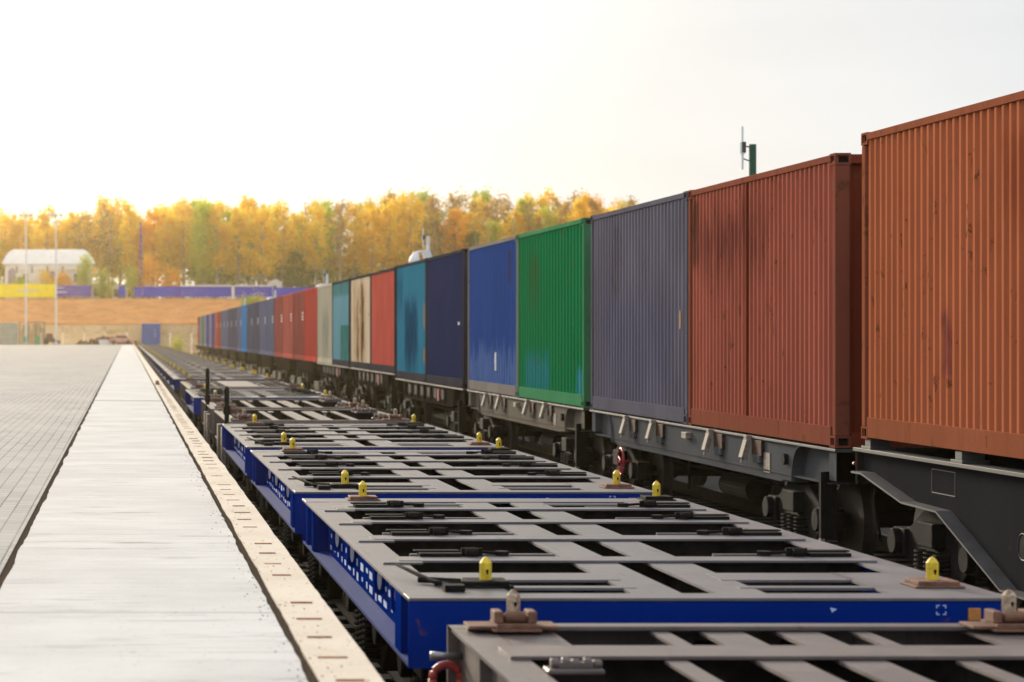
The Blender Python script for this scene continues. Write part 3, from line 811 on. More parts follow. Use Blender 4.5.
C['salmon'] = cmat('salmon_red_container_paint', (.38, .10, .08), rust=.1, grime=.3, fade=.2)
C['slate'] = cmat('dusty_slate_container_paint', (.115, .125, .20), rust=.08, grime=.3, fade=.2)
C['slate_dark'] = cmat('dark_slate_container_paint', (.075, .08, .125), rust=.08, grime=.3, fade=.2)
C['skyblue'] = cmat('sky_blue_container_paint', (.03, .19, .42), rust=.06, grime=.2, fade=.15)
C['lilac'] = cmat('pale_lilac_grey_container_paint', (.21, .19, .28), rust=.06, grime=.2, fade=.15)
C['indigo'] = cmat('indigo_container_paint', (.035, .045, .20), rust=.06, grime=.2, fade=.15)
C['farred'] = cmat('brick_red_container_paint', (.30, .05, .04), rust=.1, grime=.2, fade=.15)
C['fargreen'] = cmat('grass_green_container_paint', (.03, .20, .05), rust=.1, grime=.2, fade=.15)
C['grey_rail'] = cmat('dusty_slate_rail', (.10, .095, .12), rust=.3, grime=.4, fade=.2)
C['pale_rail'] = cmat('dusty_pale_rail', (.19, .17, .155), rust=.35, grime=.4, fade=.2)
C['dark_rail'] = cmat('dirty_dark_rail', (.04, .04, .05), rust=.3, grime=.4, fade=.2)

ZB, HT = CH - 1.136, 2.965            # loaded height of the near wagons
ZB2, HT2 = CH - 1.03, 2.84
L20 = 6.06
# (near y, base z, height, paint, rail paint, pitch, label)
Y0, PITCH = 23.13, 12.65
containers = [
    (22.30 - L20, CH - 1.00, 2.95, 'orange', 'orange_rail', .16, 'large orange-brown corrugated container, nearest on the loaded train, cut off by the right edge'),
    (Y0, ZB, HT, 'red', 'red_rail', .162, 'faded brick-red container with dark smear, just beyond the nearest orange one'),
    (Y0 + 6.13, ZB, HT, 'grey', 'grey_rail', .20, 'slate-grey purple container between the faded red and the green container'),
    (Y0 + PITCH + .1, ZB, HT, 'green', 'green_rail', .27, 'bright green container with blue scuffs near its bottom'),
    (Y0 + PITCH + 6.23, ZB, HT, 'blue', 'pale_rail', .30, 'royal blue container with pale scuffed foot, right beyond the green one'),
    (Y0 + 2 * PITCH + .3, ZB, HT, 'navy', 'dark_rail', .30, 'dark navy container between the royal blue and the teal container'),
    (Y0 + 2 * PITCH + 6.43, ZB, HT, 'teal', 'dark_rail', .30, 'teal container with a dark blue painted-over patch'),
    (Y0 + 3 * PITCH + .15, ZB2, HT2, 'coral', 'dark_rail', .30, 'coral red container between the teal and the rusty cream container'),
    (Y0 + 3 * PITCH + 6.25, ZB2, HT2, 'rusty_cream', 'dark_rail', .30, 'cream container heavily streaked with brown rust'),
    (Y0 + 4 * PITCH + .1, ZB2, HT2, 'seagreen', 'dark_rail', .30, 'pale sea-green container with darker green patch, beyond the rusty cream one'),
    (Y0 + 4 * PITCH + 6.23, ZB2, HT2, 'cream', 'dark_rail', .30, 'plain pale cream container with grey grime beside the sea-green one'),
]
far_cols = [('brightred', 'bright red'), ('fadedred', 'dull red'), ('salmon', 'salmon red'), ('fadedred', 'dull red'), ('slate', 'slate blue'), ('slate', 'slate blue'),
            ('slate_dark', 'dark slate'), ('slate_dark', 'dark slate'), ('skyblue', 'sky blue'), ('slate', 'slate blue'), ('slate_dark', 'dark slate'), ('slate_dark', 'dark slate'),
            ('slate', 'slate blue'), ('slate', 'slate blue'), ('farred', 'brick red'), ('salmon', 'salmon red'), ('indigo', 'indigo'), ('lilac', 'lilac grey'),
            ('indigo', 'indigo'), ('lilac', 'lilac grey'), ('fargreen', 'grass green'), ('lilac', 'lilac grey')]
for i, (c, nm) in enumerate(far_cols):
    k = i // 2 + 5
    containers.append((Y0 + k * PITCH + .1 + (i % 2) * 6.13, ZB2, HT2, c, 'dark_rail', .30,
                       f'small-looking {nm} container, {ordinal(i + 12)} of the loaded train from the near end'))
containers.append((Y0 + 16 * PITCH + .1, ZB2, HT2, 'farred', 'dark_rail', .3, 'small-looking brick red container at the far end of the loaded train'))
cont_objs = []
for i, (y, zb, H, c, rail, pit, lab) in enumerate(containers):
    near = i < 7
    rb = .21 if i in (0, 1) else .20
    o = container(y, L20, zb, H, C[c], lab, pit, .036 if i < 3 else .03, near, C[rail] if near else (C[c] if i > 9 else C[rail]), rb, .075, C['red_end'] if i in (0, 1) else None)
    cont_objs.append(o)
    hw = 1.219
    if i >= 8 and c in ('slate', 'slate_dark', 'fadedred', 'salmon', 'farred'):
        m = MB(); h = L20 / 2
        for q in range(3): m.box(-hw - .002, -hw + .004, -h + .5, -h + .9, H - .95 - q * .13, H - .88 - q * .13)
        m.build('number_marks', M['white'], o)
# vertical seam on the faded red container, tall white mark on the royal blue one, yellow tag on the grey one
m = MB(); m.box(-1.222, -1.20, .28, .31, .2, HT - .08); m.build('panel_seam', C['red_end'], cont_objs[1])
m = MB(); m.box(-1.224, -1.20, -.62, -.55, .45, .80); m.build('white_mark', M['white'], cont_objs[4])
m = MB(); m.box(-1.224, -1.20, -2.70, -2.67, 1.22, 1.45); m.build('yellow_tag', M['orange_plate'], cont_objs[2])
m = MB(); m.box(-1.224, -1.20, -2.4, -2.3, 1.35, 1.42); m.build('white_mark', M['white'], cont_objs[5])

# ------------------------------------------------------------------ container wagons (fish-belly sills)
def sill_poly(h, z0, z1, zr):
    """side profile: quarter-round run-outs at both ends"""
    rr = z1 - z0
    pts = []
    e = h - 1.55
    for k in range(9):
        t = math.pi / 2 * k / 8
        pts.append((-e - rr * .9 * (1 - math.sin(t)) + 0, z1 - rr * (1 - math.cos(t)) if False else z0 + rr * math.cos(t)))
    pts = [(-e - rr * .85 + rr * .85 * math.sin(t_), z1 - rr * (1 - math.cos(t_)) ) for t_ in [math.pi / 2 * k / 8 for k in range(9)]]
    return pts + [(-a, b) for a, b in pts[::-1]]
def box_wagon(y0, zd, mat, label, latches=True, L=12.25, near=True):
    t = thing('container_wagon', (CX, y0 + L / 2, 0), label, 'railway wagon', 'wagons carrying the loaded containers')
    h = L / 2
    m = MB(); m.box(-1.23, 1.23, -h, h, zd - .03, zd - .004); m.build('deck', M['flange'] if near else mat, t, bevel=.003 if near else 0)
    for sx in (-1, 1):
        m = MB()
        prof = sill_poly(h, zd - .43, zd - .03, 0)
        prof = [(a, b) for a, b in prof]
        m.prism([(-h + .35, zd - .032)] + [(a, b) for a, b in prof if True] + [(h - .35, zd - .032)] if False else prof, 'x', *sorted((sx * 1.16, sx * 1.19)))
        # recessed run-out webs and end posts
        m.box(*sorted((sx * 1.06, sx * 1.09)), -h + .05, h - .05, zd - .36, zd - .03)
        m.box(*sorted((sx * 1.02, sx * 1.20)), -h + .30, h - .30, zd - .375, zd - .36)
        m.box(*sorted((sx * .9, sx * 1.20)), -h, -h + .28, zd - .33, zd - .03); m.box(*sorted((sx * .9, sx * 1.20)), h - .28, h, zd - .33, zd - .03)
        # arc-shaped flange strips following the run-outs
        for sy in (-1, 1):
            for (p, q) in zip(prof[:8], prof[1:9]):
                a, b = (p[0] * -sy * -1, p[1]), (q[0] * -sy * -1, q[1])
                if sy > 0: a, b = (-p[0], p[1]), (-q[0], q[1])
                else: a, b = (p[0], p[1]), (q[0], q[1])
                mid = Vector((sx * 1.14, (a[0] + b[0]) / 2, (a[1] + b[1]) / 2)); d = Vector((0, b[0] - a[0], b[1] - a[1]))
                nn = Vector((0, -d.z, d.y)).normalized()
                m.obox(mid, (sx * .085, 0, 0), d * .52, nn * .008)
        m.box(*sorted((sx * 1.06, sx * 1.225)), -h + 1.9, h - 1.9, zd - .446, zd - .43)
        sl_ = m.build('side_sill', mat, t)
        if near and latches:
            for yy in (-h + 3.15, -h + 4.85, h - 4.35, h - 2.7):
                m = MB()
                m.obox((sx * 1.285, yy, zd - .14), (sx * .026, 0, .012), (0, .075, 0), (-sx * -.035, 0, -.125))
                m.obox((sx * 1.32, yy, zd - .275), (sx * .008, 0, 0), (0, .014, 0), (sx * .008, 0, -.04))
                m.box(*sorted((sx * 1.19, sx * 1.29)), yy - .06, yy + .06, zd - .05, zd + .0)
                m.build('swing_stop', M['latch'], t, bevel=.004)
                m = MB(); m.box(*sorted((sx * 1.19, sx * 1.23)), yy - .46, yy - .07, zd - .22, zd - .045)
                m.build('stop_pocket', M['shadowed_rust'], t, bevel=.006)
                m = MB(); m.box(*sorted((sx * 1.19, sx * 1.235)), yy - .40, yy - .14, zd - .30, zd - .21)
                m.build('stop_bracket', mat, t, bevel=.006)
            m = MB(); m.box(*sorted((sx * 1.19, sx * 1.27)), -.12, .12, zd - .17, zd - .09); m.build('lug', M['latch'], t, bevel=.005)
            if sx < 0:
                m = MB()
                for yy in (-h + 3.45, -h + 3.62): m.prism([(yy - .035, zd - .30), (yy + .035, zd - .30), (yy + .04, zd - .2), (yy + .03, zd - .08), (yy - .03, zd - .08), (yy - .04, zd - .2)], 'x', -1.193, -1.19)
                m.build('sill_slot', M['dark_hole'], t)
                m = MB(); m.box(-1.20, -1.19, -h + 2.45, -h + 2.70, zd - .39, zd - .17); m.build('beige_plate', M['latch'], t)
                m = MB(); m.tube([(-1.19, -h + 1.80, zd - .20), (-1.24, -h + 1.80, zd - .20)], .06, 8); m.build('bolt', M['black_steel'], t)
        elif near:
            m = MB()
            for k in range(6):
                yy = -h + 3.0 + k * 1.2; m.box(*sorted((sx * 1.19, sx * 1.22)), yy, yy + .5, zd - .32, zd - .10)
            m.build('stake_pocket', M['black_steel'], t, bevel=.006)
            m = MB()
            for k in range(7):
                yy = -h + 2.8 + k * 1.2; m.prism([(yy, zd - .40), (yy + .12, zd - .06), (yy, zd - .06)], 'x', *sorted((sx * 1.19, sx * 1.235)))
            m.build('gusset', mat, t)
            m = MB(); m.box(*sorted((sx * 1.235, sx * 1.26)), -h + 3.6, -h + 3.75, zd - .36, zd - .08); m.build('red_hook', M['wheel_red'], t)
    for sy in (-1, 1):
        m = MB(); m.box(-1.2, 1.2, *sorted((sy * h, sy * (h - .05))), zd - .34, zd - .035)
        m.build('headstock', M['wagon_dark'], t)
    m = MB(); m.box(-.3, .3, -h + .1, h - .1, zd - .55, zd - .03); m.build('centre_sill', M['black_steel'], t)
    if near:
        for yy in (-h + 1.75, h - 1.75): bogie(t, yy)
        m = MB(); m.tube([(-.6, -1.0, zd - .76), (-.6, .3, zd - .76)], .15, 14); m.build('air_tank', M['black_steel'], t)
        m = MB(); m.tube([(-.7, -h + 2.9, zd - .62), (-.7, h - 2.6, zd - .62)], .02, 6); m.tube([(-.9, 1.2, zd - .5), (-.9, 1.2, zd - .9)], .02, 6)
        m.build('brake_rod', M['black_steel'], t)
        m = MB(); m.box(-1.28, -1.235, -h + .30, -h + .36, zd - .93, zd - .25); m.box(-1.28, -1.10, -h + .36, -h + .375, zd - .93, zd - .25)
        for k in range(3): m.tube([(-1.10, -h + .33, zd - .40 - k * .22), (-1.10, -h + .62, zd - .40 - k * .22)], .012, 6)
        m.build('end_step', M['black_steel'], t, bevel=.004)
        m = MB(); m.box(-1.285, -1.24, -h + .29, -h + .365, zd - .99, zd - .93); m.build('step_foot', M['latch'], t)
    else:
        for yy in (-h + 1.75, h - 1.75):
            m = MB(); m.box(-1.08, -.96, yy - 1.1, yy + 1.1, .3, .62); m.box(-.96, .96, yy - .2, yy + .2, .4, .6); m.box(.96, 1.08, yy - 1.1, yy + 1.1, .3, .62)
            b = m.build('bogie', M['black_steel'], t)
            for a in (-.925, .925):
                for sx in (-1, 1):
                    m = MB(); m.tube([(sx * .70, yy + a, .475), (sx * .83, yy + a, .475)], .475, 18); m.build('wheel', M['black_steel'], b)
    return t
wagon_specs = [(0, ZB - .008, 'wagon_grey', True, 'grey wagon with swing stops under the faded red and slate containers'),
               (1, ZB - .008, 'wagon_beige', True, 'dusty beige wagon under the green and royal blue containers'),
               (2, ZB - .008, 'wagon_dark', False, 'dark dirty wagon under the navy and teal containers'),
               (3, ZB2 - .008, 'wagon_dark', False, 'dark wagon under the coral and rusty cream containers'),
               (4, ZB2 - .008, 'wagon_dark', False, 'dark wagon under the sea-green and plain cream containers')]
ww = []
for k, zd, mt, lt, lab in wagon_specs:
    ww.append(box_wagon(Y0 + k * PITCH + (.1 if k else 0) + (.2 if k == 2 else 0) - .03, zd, M[mt], lab, lt))
# red hand wheel on the grey wagon
m = MB(); yy = 33.15 - (Y0 - .03 + 6.125)
m.torus((-1.22, yy, CH - 1.82), .19, .016, 'x', 24)
for k in range(3):
    a = k * 2 * math.pi / 3 + .4
    m.tube([(-1.22, yy, CH - 1.82), (-1.22, yy + .185 * math.cos(a), CH - 1.82 + .185 * math.sin(a))], .012, 6)
m.tube([(-1.25, yy, CH - 1.82), (-.9, yy, CH - 1.82)], .02, 8)
m.build('hand_wheel', M['wheel_red'], ww[0])
far_w = box_wagon(Y0 + 5 * PITCH + .07, ZB2 - .008, M['wagon_dark'], 'x', False, near=False)
seen = ['bright red and dull red', 'salmon and dull red', 'two slate blue', 'two dark slate', 'sky blue and slate blue', 'second two dark slate',
        'farther two slate blue', 'brick red and salmon', 'nearer indigo and lilac grey', 'farther indigo and lilac grey', 'grass green and lilac grey', 'farthest brick red']
for i in range(12):
    o = far_w if i == 0 else copy_tree(far_w)
    o.location.y = Y0 + (5 + i) * PITCH + .07 + 6.125
    o['label'] = f'dark low wagon under the {seen[i]} ' + ('container' if i == 11 else 'containers')

# nearest loaded wagon: deep charcoal side plate running out above the bogie
def deep_wagon():
    L = 12.6; yf = 22.55; t = thing('container_wagon', (CX, yf - L / 2, 0), 'charcoal wagon with deep bent side plate under the nearest orange container', 'railway wagon', 'wagons carrying the loaded containers')
    h = L / 2; zd = CH - 1.10
    def P(Z, D): return (Z - (yf - L / 2), CH - D)
    far = [P(22.45, 1.335), P(22.15, 1.335), P(21.0, 1.53), P(20.1, 1.545), P(18.62, 2.07), P(17.9, 2.085)]
    near = [(-a, b) for a, b in far[::-1]]
    low = far + near
    for sx in (-1, 1):
        m = MB(); poly = low + [(-h + .02, zd - .04), (h - .02, zd - .04)]
        m.prism(poly, 'x', *sorted((sx * 1.12, sx * 1.135)))
        m.build('side_plate', M['wagon_charcoal'], t)
        m = MB()
        for p, q in zip(low[:-1], low[1:]):
            d = Vector((0, q[0] - p[0], q[1] - p[1])); n = Vector((0, -d.z, d.y)).normalized()
            m.obox((sx * 1.19, (p[0] + q[0]) / 2, (p[1] + q[1]) / 2), (sx * .085, 0, 0), d * .5, n * .009)
        m.build('bottom_flange', M['flange'], t)
        m = MB(); m.box(*sorted((sx * 1.03, sx * 1.225)), -h, h, zd - .036, zd); m.build('top_flange', M['flange'], t, bevel=.004)
        if sx < 0:
            m = MB(); y1, z1 = P(20.58, 1.20); y0_, z0_ = P(20.0, 1.40)
            y0_, y1 = sorted((y0_, y1)); z0_, z1 = sorted((z0_, z1))
            for (a, b, c, d) in ((y0_, y1, z1, z1 + .006), (y0_, y1, z0_ - .010, z0_), (y0_, y0_ + .006, z0_, z1), (y1 - .006, y1, z0_, z1)):
                m.box(-1.140, -1.135, a, b, c, d)
            m.build('weld_outline', M['flange'], t)
            m = MB(); a, b = P(18.48, 1.705)
            m.prism([(a + .11 * math.cos(2 * math.pi * k / 20), b + .10 * math.sin(2 * math.pi * k / 20)) for k in range(20)], 'x', -1.138, -1.135)
            m.build('access_hole', M['dark_hole'], t)  # flat black disc on the plate, painted dark of the hole
            m = MB(); m.torus((-1.139, a, b), .108, .006, 'x', 20); m.build('hole_rim', M['flange'], t)
    m = MB(); m.box(-1.03, 1.03, -h + .02, h - .02, zd - .03, zd - .003); m.build('deck', M['wagon_charcoal'], t)
    m = MB(); m.box(-.35, .35, -h + .1, h - .1, zd - .55, zd - .04); m.build('centre_sill', M['black_steel'], t)
    for sy in (-1, 1):
        m = MB(); m.box(-1.2, 1.2, *sorted((sy * h, sy * (h - .06))), zd - .36, zd - .04); m.build('headstock', M['wagon_dark'], t, bevel=.004)
        m = MB(); m.tube([(-1.2, sy * (h + .003), zd - .16), (-1.2, sy * (h + .03), zd - .16)], .02, 8); m.build('bolt', M['wheel_red'], t)
        bogie(t, sy * (h - 1.95))
    for yy in (h - .38, -.1 + h - 2.7, .2, -h + 3, -h + .38):
        for sx in (-1, 1):
            m = MB(); m.box(*sorted((sx * .98, sx * 1.22)), yy - .14, yy + .14, zd, zd + .028); m.box(*sorted((sx * 1.0, sx * 1.2)), yy - .08, yy + .08, zd + .028, zd + .10)
            m.build('support_pad', M['flange'], t, bevel=.003)
    m = MB(); m.tube([(-1.0, h - .1, .95), (-1.0, h - .5, 1.0), (-.98, h - 1.0, .92), (-.95, h - 1.9, .8)], .012, 6)
    m.tube([(-1.08, h - .25, .97), (-1.08, h - .2, .8), (-1.06, h - .35, .4)], .014, 6)
    m.build('brake_pipe', M['black_steel'], t, smooth=True)
    return t
deep_wagon()

# ------------------------------------------------------------------ antenna poles behind the loaded train
def pole(y, x, ztop, green, label, lampon, h_ant=.9):
    t = thing('antenna_pole', (x, y, -.3), label, 'antenna pole', 'poles standing behind the loaded train')
    m = MB(); m.tube([(0, 0, 0), (0, 0, ztop + .3)], .062, 12); m.build('post', M['green_pole'] if green else M['white'], t)
    z = ztop + .3
    m = MB(); m.tube([(-.16, 0, z - .02), (0, 0, z - .06)], .012, 6); m.tube([(-.16, 0, z - .24), (0, 0, z - .30)], .012, 6)
    m.box(-.19, -.12, -.04, .04, z - .14, z + .04); m.build('bracket', M['flange'], t)
    m = MB(); m.tube([(-.17, 0, z - .42), (-.17, 0, z + .30)], .018, 8); m.tube([(-.17, 0, z - .16), (-.17, 0, z + .03)], .042, 10); m.build('antenna', M['white'], t)
    if lampon:
        m = MB(); m.tube([(0, 0, z - .58), (-.30, 0, z - .55), (-.42, 0, z - .60)], .05, 8)
        m.tube([(-.42, 0, z - .58), (-.48, 0, z - .85), (-.48, 0, z - 1.15)], [.10, .19, .21], 12)
        m.build('floodlight', M['white'], t, smooth=True)
        m = MB(); m.obox((-.04, -.05, z - .68), (.13, 0, .05), (0, .1, 0), (-.06, 0, .20)); m.build('camera_box', M['white'], t)
    return t
PX = 10.5
pole(38.6, PX, CH + 3.2, True, 'dark green pole with a white stick antenna above the faded red container', False)
pole(80.2, PX, CH + 3.45, False, 'white antenna pole with floodlight above the teal container', True)
pole(120.7, PX, CH + 3.2, False, 'white antenna pole above the far salmon container', True)
pole(163., PX, CH + 3.2, False, 'white antenna pole with floodlight above the far dark slate containers', True)
pole(205., PX, CH + 3.3, False, 'white antenna pole farthest along the loaded train', False)

# ------------------------------------------------------------------ far end of the yard
def at(px, Y): return (px - 127) * Y / F
def zt(py, Y): return CH - (py - 335) * Y / F
# retaining wall of concrete panels
WY = 321.0
M['beige'] = earth_mat('beige_wall_concrete', (.86, .60, .34), (.82, .54, .28), (.66, .38, .18), .25)
t = thing('retaining_wall', (0, WY, 0), 'long beige concrete retaining wall at the end of the yard', 'wall')
x = -75.
while x < 60:
    if not (at(141.5, WY) - .1 < x + 2.9 < at(160.5, WY) + 3): pass
    m = MB(); m.box(x + .03, x + 2.97, 0, .3, -.3, zt(325, WY) + random.uniform(-.04, .04)); m.build('wall_panel', M['beige'], t); x += 3
m = MB(); m.box(-75, 60, -.05, .35, zt(325, WY) + .05, zt(324, WY) + .05); m.build('coping', M['earth'], t)
# earth bank
EY1 = 346.
def bank(x, y):
    u = (y - (WY + .3)) / (EY1 - WY)
    base = (zt(323.5, WY) - .4) + max(0, min(1, u)) * (zt(298.5, EY1) - zt(323.5, WY) + .4)
    return base + (.55 * mnoise.noise(Vector((x * .12, y * .16, 0))) + .35 * mnoise.noise(Vector((x * .4, y * .4, 5)))) * (1 if 0 < u < .97 else .1)
tag(grid(-260, 420, WY + .3, 360, 0, 220, 30, bank).build('earth_bank', M['earth']), kind='structure')
tag(grid(-260, 420, 359.5, 480, zt(298.5, EY1) - .05, 4, 4).build('upper_ground', M['field']), kind='structure')
# blue container door in the wall
t = thing('blue_cabinet', (at(151, 319), 319, PZ - 1.3), 'tall dark blue cabinet standing against the beige wall', 'cabinet')
m = MB(); w = 1.27; m.box(-w, w, -.6, .9, 0, zt(323.5, 319) - PZ + 1.3); m.build('body', paint('cabinet_blue_paint', (.001, .085, .36), .05, .2, .1), t, bevel=.03)
m = MB(); m.box(-.015, .015, -.62, -.6, .2, 2.3 + 1.1); m.build('door_gap', M['dark_hole'], t)
m = MB(); m.box(.5, .58, -.68, -.6, 2.2, 3.4); m.build('handle', M['pale_mark'], t)
# hoardings on top of the bank
M['fence_blue'] = dull('deep_blue_fence_sheet', (.002, .024, .50), .15, 1.5, .7, .1, 0)
M['fence_purple'] = dull('violet_blue_banner', (.085, .05, .42), .15, 1.5, .6, .1, 0)
M['banner_yellow'] = dull('bright_yellow_banner', (.92, .78, .005), .08, 1.2, .6, .1, 0)
M['metal_white'] = dull('white_metal_sheet', (.72, .70, .66), .08, 1.2, .5, .1)
def hoarding(px0, px1, py0, py1, mat, label, cat, cap=False, marks=None, Y=347.):
    x0, x1 = at(px0, Y), at(px1, Y); zb, ztp = zt(py1, Y), zt(py0, Y)
    t = thing('fence', ((x0 + x1) / 2, Y, zb), label, cat)
    w = (x1 - x0) / 2; hh = ztp - zb
    m = MB(); k = -w
    n = max(2, round(2 * w / .5)); p = 2 * w / n
    for i in range(n):
        m.box(-w + i * p, -w + i * p + p * .55, -.06, 0, 0, hh); m.box(-w + i * p + p * .55, -w + (i + 1) * p, -.02, .02, 0, hh)
    m.build('panel', mat, t)
    m = MB(); k = -w
    while k <= w: m.box(k, k + .1, .02, .15, -.6, hh); k += 3
    m.build('posts', M['flange'], t)
    if cap:
        m = MB(); m.box(-w, w, -.15, .2, hh, hh + .22); m.build('cap', M['metal_white'], t)
    if marks:
        m = MB()
        for (a, b, c, d) in marks: m.box(at(a, Y) - (x0 + x1) / 2, at(b, Y) - (x0 + x1) / 2, -.075, -.061, zt(d, Y) - zb, zt(c, Y) - zb)
        m.build('lettering', M['metal_white'], t)
    return t
hoarding(-60, 55.5, 284, 297.5, M['banner_yellow'], 'bright yellow banner fence on the bank in front of the white building', 'banner',
         marks=[(18 + i * 2.6, 19.6 + i * 2.6, 290 - (i % 3) * .4, 291.6) for i in range(8)])
hoarding(56, 91.5, 285.5, 296.5, M['fence_purple'], 'violet blue banner next to the yellow banner', 'banner',
         marks=[(57 + i * 1.7, 58.1 + i * 1.7, 291 + (i % 2) * .5, 293) for i in range(6)] + [(57 + i * 1.5, 57.9 + i * 1.5, 287, 288.5) for i in range(5)])
hoarding(118.5, 125.5, 286, 296.5, M['fence_blue'], 'short blue fence piece standing alone beyond the gap', 'fence')
hoarding(134, 142, 287, 296.8, M['fence_blue'], 'narrow blue fence piece at the left end of the long blue fence', 'fence')
hoarding(142.5, 182, 286.5, 296.8, M['fence_blue'], 'blue metal fence section right of the narrow piece', 'fence')
hoarding(182.3, 231.5, 286.5, 296.8, M['fence_blue'], 'blue metal fence section with white cap left of the white post', 'fence', True)
hoarding(234.5, 273, 286.5, 296.8, M['fence_blue'], 'blue metal fence section with white cap right of the white post', 'fence', True)
hoarding(273.3, 420, 287.5, 296.8, M['fence_blue'], 'blue metal fence section running behind the red containers', 'fence')
t = thing('gate_post', (at(233, 346.8), 346.8, zt(297.5, 347)), 'white post between two blue fence sections', 'post')
m = MB(); m.box(-.2, .2, -.2, .2, -.5, 1.7); m.build('post_body', M['metal_white'], t, bevel=.03)
m = MB(); m.box(-.25, .25, -.25, .25, 1.7, 1.8); m.build('post_cap', M['metal_white'], t, bevel=.03)

# white building with a rounded roof
def building():
    Y = 352.; x0, x1 = at(2, Y), at(95, Y); zb = zt(298, Y); D = 9.
    t = thing('white_building', ((x0 + x1) / 2, Y, zb), 'white building with rounded metal roof and arched dormers behind the yellow banner', 'building')
    w = (x1 - x0) / 2; he = zt(264, Y) - zb; hr = zt(248.5, Y) - zb
    wm = dull('off_white_render', (.82, .78, .72), .06, .8, .8, .1)
    m = MB(); m.box(-w + .5, w - .5, 0, D, -.5, he); m.build('wall', wm, t)
    # roof: hip-ended barrel shape with a flat ridge
    m = MB(); rows = []
    n = 6
    for k in range(n + 1):
        a = math.pi / 2 * k / n; ins = (k / n) ** 1.2 * 1.9; z = he + (hr - he) * (1 - (1 - k / n) ** 1.5)
        dep = (k / n) * (D / 2 - .3)
        rows.append([(-w + ins * .8, dep - .3, z), (w - ins, dep - .3, z), (w - ins, D + .3 - dep, z), (-w + ins * .8, D + .3 - dep, z)])
    vs = [p for r in rows for p in r]; fs = []
    for k in range(n):
        for j in range(4): fs.append((k * 4 + j, k * 4 + (j + 1) % 4, (k + 1) * 4 + (j + 1) % 4, (k + 1) * 4 + j))
    fs.append((n * 4, n * 4 + 1, n * 4 + 2, n * 4 + 3)); m.add(vs, fs)
    roof = m.build('roof', M['metal_white'], t)
    dz_ = dull('dim_window_glass', (.10, .08, .12), .2, 2, .25, .05, .6)
    dx = [-2.9, .35, 3.4]
    for i, xx in enumerate([-5.0 + 1.35 * 1 + k * 2.35 for k in range(5)]):
        m = MB(); pts = [(xx - .95, he - .9)] + [(xx - .95 * math.cos(math.pi * k / 8), he - .45 + .45 * math.sin(math.pi * k / 8)) for k in range(9)] + [(xx + .95, he - .9)]
        m.prism(pts, 'y', -.25, .5); m.build('dormer', wm, t)
        m = MB(); m.box(xx - 1.2 - .12, xx - 1.2 + .12, -.02, .0, he - 1.4, he - .4); m.build('window', dz_, t)
    m = MB(); m.box(.2, 1.1, -.06, -.0, he - 2.6, he - 1.2); m.build('window', M['fence_purple'], t)
    m = MB(); m.box(-3.9, -3.2, -.05, .0, he - 2.8, he - 1.5); m.build('window', dz_, t)
    m = MB(); m.box(3.9, 4.6, -.05, .0, he - 2.8, he - 1.5); m.build('window', dz_, t)
    m = MB(); pts = [(-w + .9 + .0, .1)] + [(-w + 1.5 - .55 * math.cos(math.pi * k / 8), he - 1.2 + .55 * math.sin(math.pi * k / 8)) for k in range(9)] + [(-w + 2.05, .1)]
    m.prism(pts, 'y', -.06, 0); m.build('door', dull('violet_grey_door', (.30, .22, .30), .1, 2, .6, .1), t)
building()
def shed(px0, px1, py0, label, mat, Y=356):
    x0, x1 = at(px0, Y), at(px1, Y); zb = zt(298, Y); t = thing('shed', ((x0 + x1) / 2, Y, zb), label, 'shed'); w = (x1 - x0) / 2; hh = zt(py0, Y) - zb
    m = MB(); m.box(-w, w, 0, 3, -.5, hh * .8); m.build('wall', mat, t)
    m = MB(); m.prism([(-w - .15, hh * .8), (w + .15, hh * .8), (w * .1, hh)], 'y', -.2, 3.2); m.build('roof', M['metal_white'], t)
    m = MB(); m.box(-w * .5, -w * .5 + .8, -.03, 0, .2, hh * .65); m.build('door', M['flange'], t)
shed(92, 100, 283, 'small white shed beside the violet banner', M['metal_white'])
shed(112, 118, 284.5, 'small white shed left of the short blue fence piece', M['metal_white'])
shed(126, 133.5, 285.5, 'low pale shed between the blue fence pieces', M['metal_white'])
# white-roofed cabin peeping over the blue fence
shed(268, 282, 279, 'pale gabled cabin behind the blue fence', M['metal_white'], 352)

# lamp masts in the yard
for px, lab in ((26, 'left pale lamp mast in front of the white building'), (56, 'right pale lamp mast between the yellow and violet banners')):
    Y = 312.; t = thing('lamp_mast', (at(px, Y), Y, PZ), lab, 'lamp mast', 'tall lamp masts in the yard')
    hh = zt(216, Y) - PZ
    m = MB(); m.tube([(0, 0, 0), (0, 0, hh)], [.14, .09], 12); m.build('mast', M['metal_white'], t)
    m = MB(); m.tube([(-.9, 0, hh), (.9, 0, hh)], .07, 8); m.build('crossarm', M['metal_white'], t)
    for q in (-.7, 0, .7):
        m = MB(); m.obox((q, -.1, hh + .15), (.25, 0, 0), (0, .15, .08), (0, -.06, .16)); m.build('lamp_head', M['metal_white'], t)
    m = MB(); m.box(-.3, .3, -.3, .3, -.05, .35); m.build('foot', M['slab'], t)
